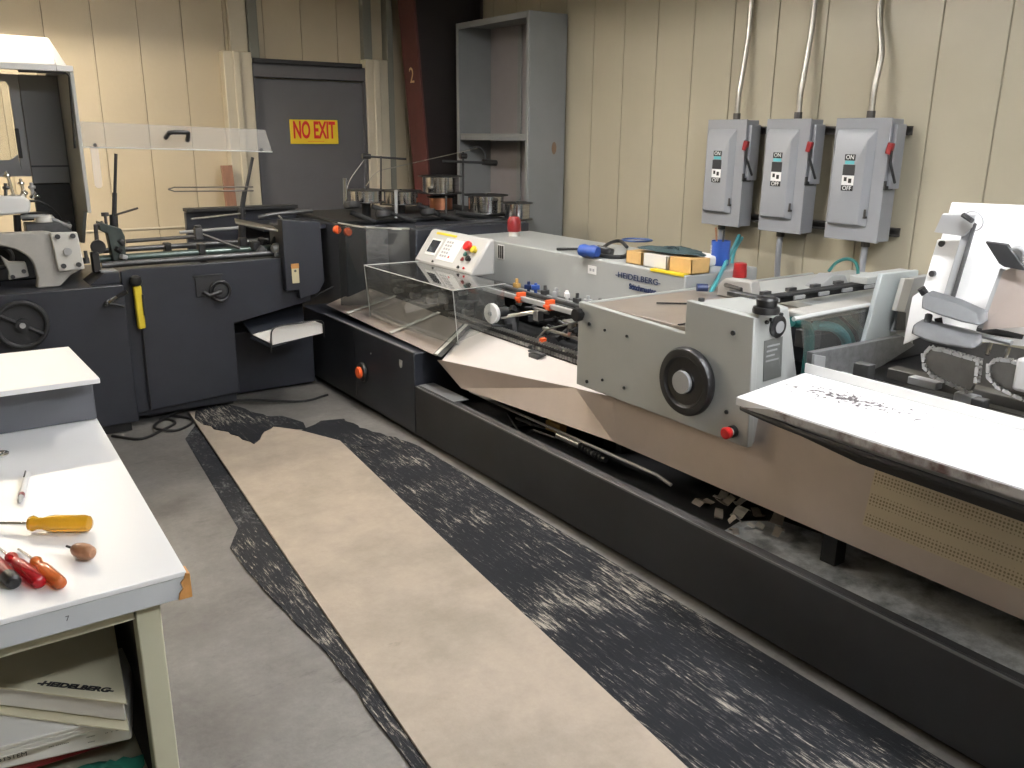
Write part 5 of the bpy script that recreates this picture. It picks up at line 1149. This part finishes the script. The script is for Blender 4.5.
cl = obj('blue_cord_coil', G().ring((3.755, 4.018, 1.016), (0, 0, 1), .095, .0045, 36, 6).ring((3.714, 3.983, 1.022), (.03, .02, 1), .088, .0045, 36, 6), 'navyblue'); label(cl, 'flat coil of dark blue cord at the back of the grey cover', 'cord')
# blue mug holding rods
mx, my, mz = (3.404, 3.014, 1.010)
mg = thing('pen_mug', 'blue cylindrical mug with white lettering holding rods behind the teal hose', 'cup', (mx, my, CT))
obj('body', G().lathe([(.001, .001), (.044, .001), (.047, .006), (.049, .125), (.047, .125), (.044, .010), (.001, .010)], (mx, my, CT), n=36), 'blue', mg)
lettering('lettering', '=====', .026, 'white', mg, (mx - .0475, my + .020, CT + .066), (0, 0, 1), (0, 1, 0), 1.0, .0004)
obj('rod', G().cyl((mx, my + .01, CT + .012), (mx - .01, my + .035, CT + .19), .005, 8), 'brownhandle', mg)
obj('rod', G().cyl((mx, my - .01, CT + .012), (mx + .01, my - .005, CT + .18), .005, 8), 'iron', mg)
rx, ry, rz = (3.359, 2.838, 0.976)
rc = obj('red_cap', G().lathe([(.001, 0), (.034, 0), (.035, .002), (.031, .068), (.029, .070), (.001, .070)], (rx, ry, .9755), n=32), 'dkredcap'); label(rc, 'small red plastic cup standing upside down beside the teal hose', 'cup')
# teal air hoses
h = obj('air_hose', G().curve([(3.000, 2.731, 0.884), (3.050, 2.745, 0.934), (3.200, 2.830, 0.991), (3.500, 3.038, 1.047), (3.850, 3.299, 1.066), (4.020, 3.426, 1.084)], .011, 10), 'teal'); label(h, 'straight teal air hose rising from the feed table in front of the blue mug', 'hose')
h = obj('air_hose', G().curve([(3.600, 3.103, 0.946), (3.700, 3.187, 0.983), (3.850, 3.302, 1.026), (4.020, 3.402, 1.074)], .009, 10), 'teal'); label(h, 'short teal air hose just right of the blue mug, beside the red cup', 'hose')
h = obj('air_hose', G().curve([(3.600, 2.499, 1.031), (3.650, 2.500, 1.066), (3.700, 2.482, 1.084), (3.700, 2.431, 1.075), (3.650, 2.376, 1.038), (3.550, 2.313, 0.990)], .008, 10), 'tealdk'); label(h, 'curved teal air hose looping over the dark slotted rail', 'hose')

# ================================================================ inside the trough
ln = obj('oily_liner', G().prism(ragged([(2.20, .2), (2.73, .2), (2.73, 1.55), (2.66, 1.92), (2.52, 2.02), (2.30, 1.98), (2.20, 1.8)], .008, .1), 'z', .1865, .1885), 'oily', smooth=False)
label(ln, 'grey oily liner sheet lying in the trough of the long machine', 'liner')
random.seed(5)
sc = [(2.52, 2.22, 5, .10, .05), (2.60, 2.20, 20, .09, .04), (2.56, 2.14, -10, .08, .04), (2.48, 2.10, 40, .07, .035), (2.55, 2.05, 10, .09, .05), (2.46, 2.00, -30, .05, .03),
      (2.42, 1.97, 60, .06, .03), (2.50, 1.93, 0, .07, .04), (2.58, 1.90, 25, .10, .05), (2.62, 2.02, 70, .06, .04), (2.64, 2.12, -20, .07, .03), (2.52, 1.84, 15, .06, .03)]
for i, (x, y, a, l, w_) in enumerate(sc):
    g = G(); n = 5; ca, sa = math.cos(R(a)), math.sin(R(a)); z0 = .195 + .012 * (i % 3)
    top = []
    for u in range(n):
        for v in range(2):
            px, py = (u / (n - 1) - .5) * l, (v - .5) * w_ * (1 - .3 * abs(u / (n - 1) - .5))
            top.append((x + px * ca - py * sa, y + px * sa + py * ca, z0 + .012 * math.sin(u * 1.4 + i) + .004 * v))
    g.add(top + [(p[0], p[1], p[2] - .003) for p in top],
          [(2 * u, 2 * u + 1, 2 * u + 3, 2 * u + 2) for u in range(n - 1)] + [(10 + 2 * u, 10 + 2 * u + 2, 10 + 2 * u + 3, 10 + 2 * u + 1) for u in range(n - 1)] +
          [(2 * u, 2 * u + 2, 12 + 2 * u, 10 + 2 * u) for u in range(n - 1)] + [(2 * u + 1, 11 + 2 * u, 13 + 2 * u, 2 * u + 3) for u in range(n - 1)] + [(0, 10, 11, 1), (8, 9, 19, 18)])
    o = obj('paper_scrap', g, ['scrap', 'paper', 'scrap'][i % 3], smooth=False); label(o, 'crumpled torn paper scrap in the heap lying in the machine trough', 'paper scrap', 'paper scraps in the trough')
o = obj('paper_scrap', G().obox((2.30, 3.52, .2205), (.015, .08, .004), (0, 0, -25)), 'paper', smooth=False); label(o, 'thin white paper sliver on the dark ledge near the red motor', 'paper scrap')

# ================================================================ gather the stitcher's fixed modules under the one machine
def demote(e, main, newname, parent):
    """the module's main mesh becomes a part of the machine, its other pieces sub-parts of it"""
    base = Vector(e.location)
    kids = list(e.children); mn = [c for c in kids if c.name.split('.')[0] == main][0]
    flat = []
    def walk(o):
        for c in list(o.children): flat.append(c); walk(c)
    for c in kids: flat.append(c); walk(c)
    for c in flat:
        if c is not mn: c.parent = mn; c.location = (0, 0, 0)
    mn.name = newname; mn.parent = parent; mn.location = tuple(-Vector(parent.location))
    if 'label' in e.keys(): mn['label'] = e['label']
    bpy.data.objects.remove(e); return mn
demote(sk, 'catch_tray', 'sheet_metal_guard', ms)
demote(cv, 'chain_rail', 'conveyor', ms)
demote(ga, 'front_sheet', 'acrylic_guard', ms)
demote(gb, 'front_sheet', 'acrylic_guard', ms)
demote(cs, 'housing', 'control_console', ms)
demote(sp, 'post', 'wire_feed_stand', ms)
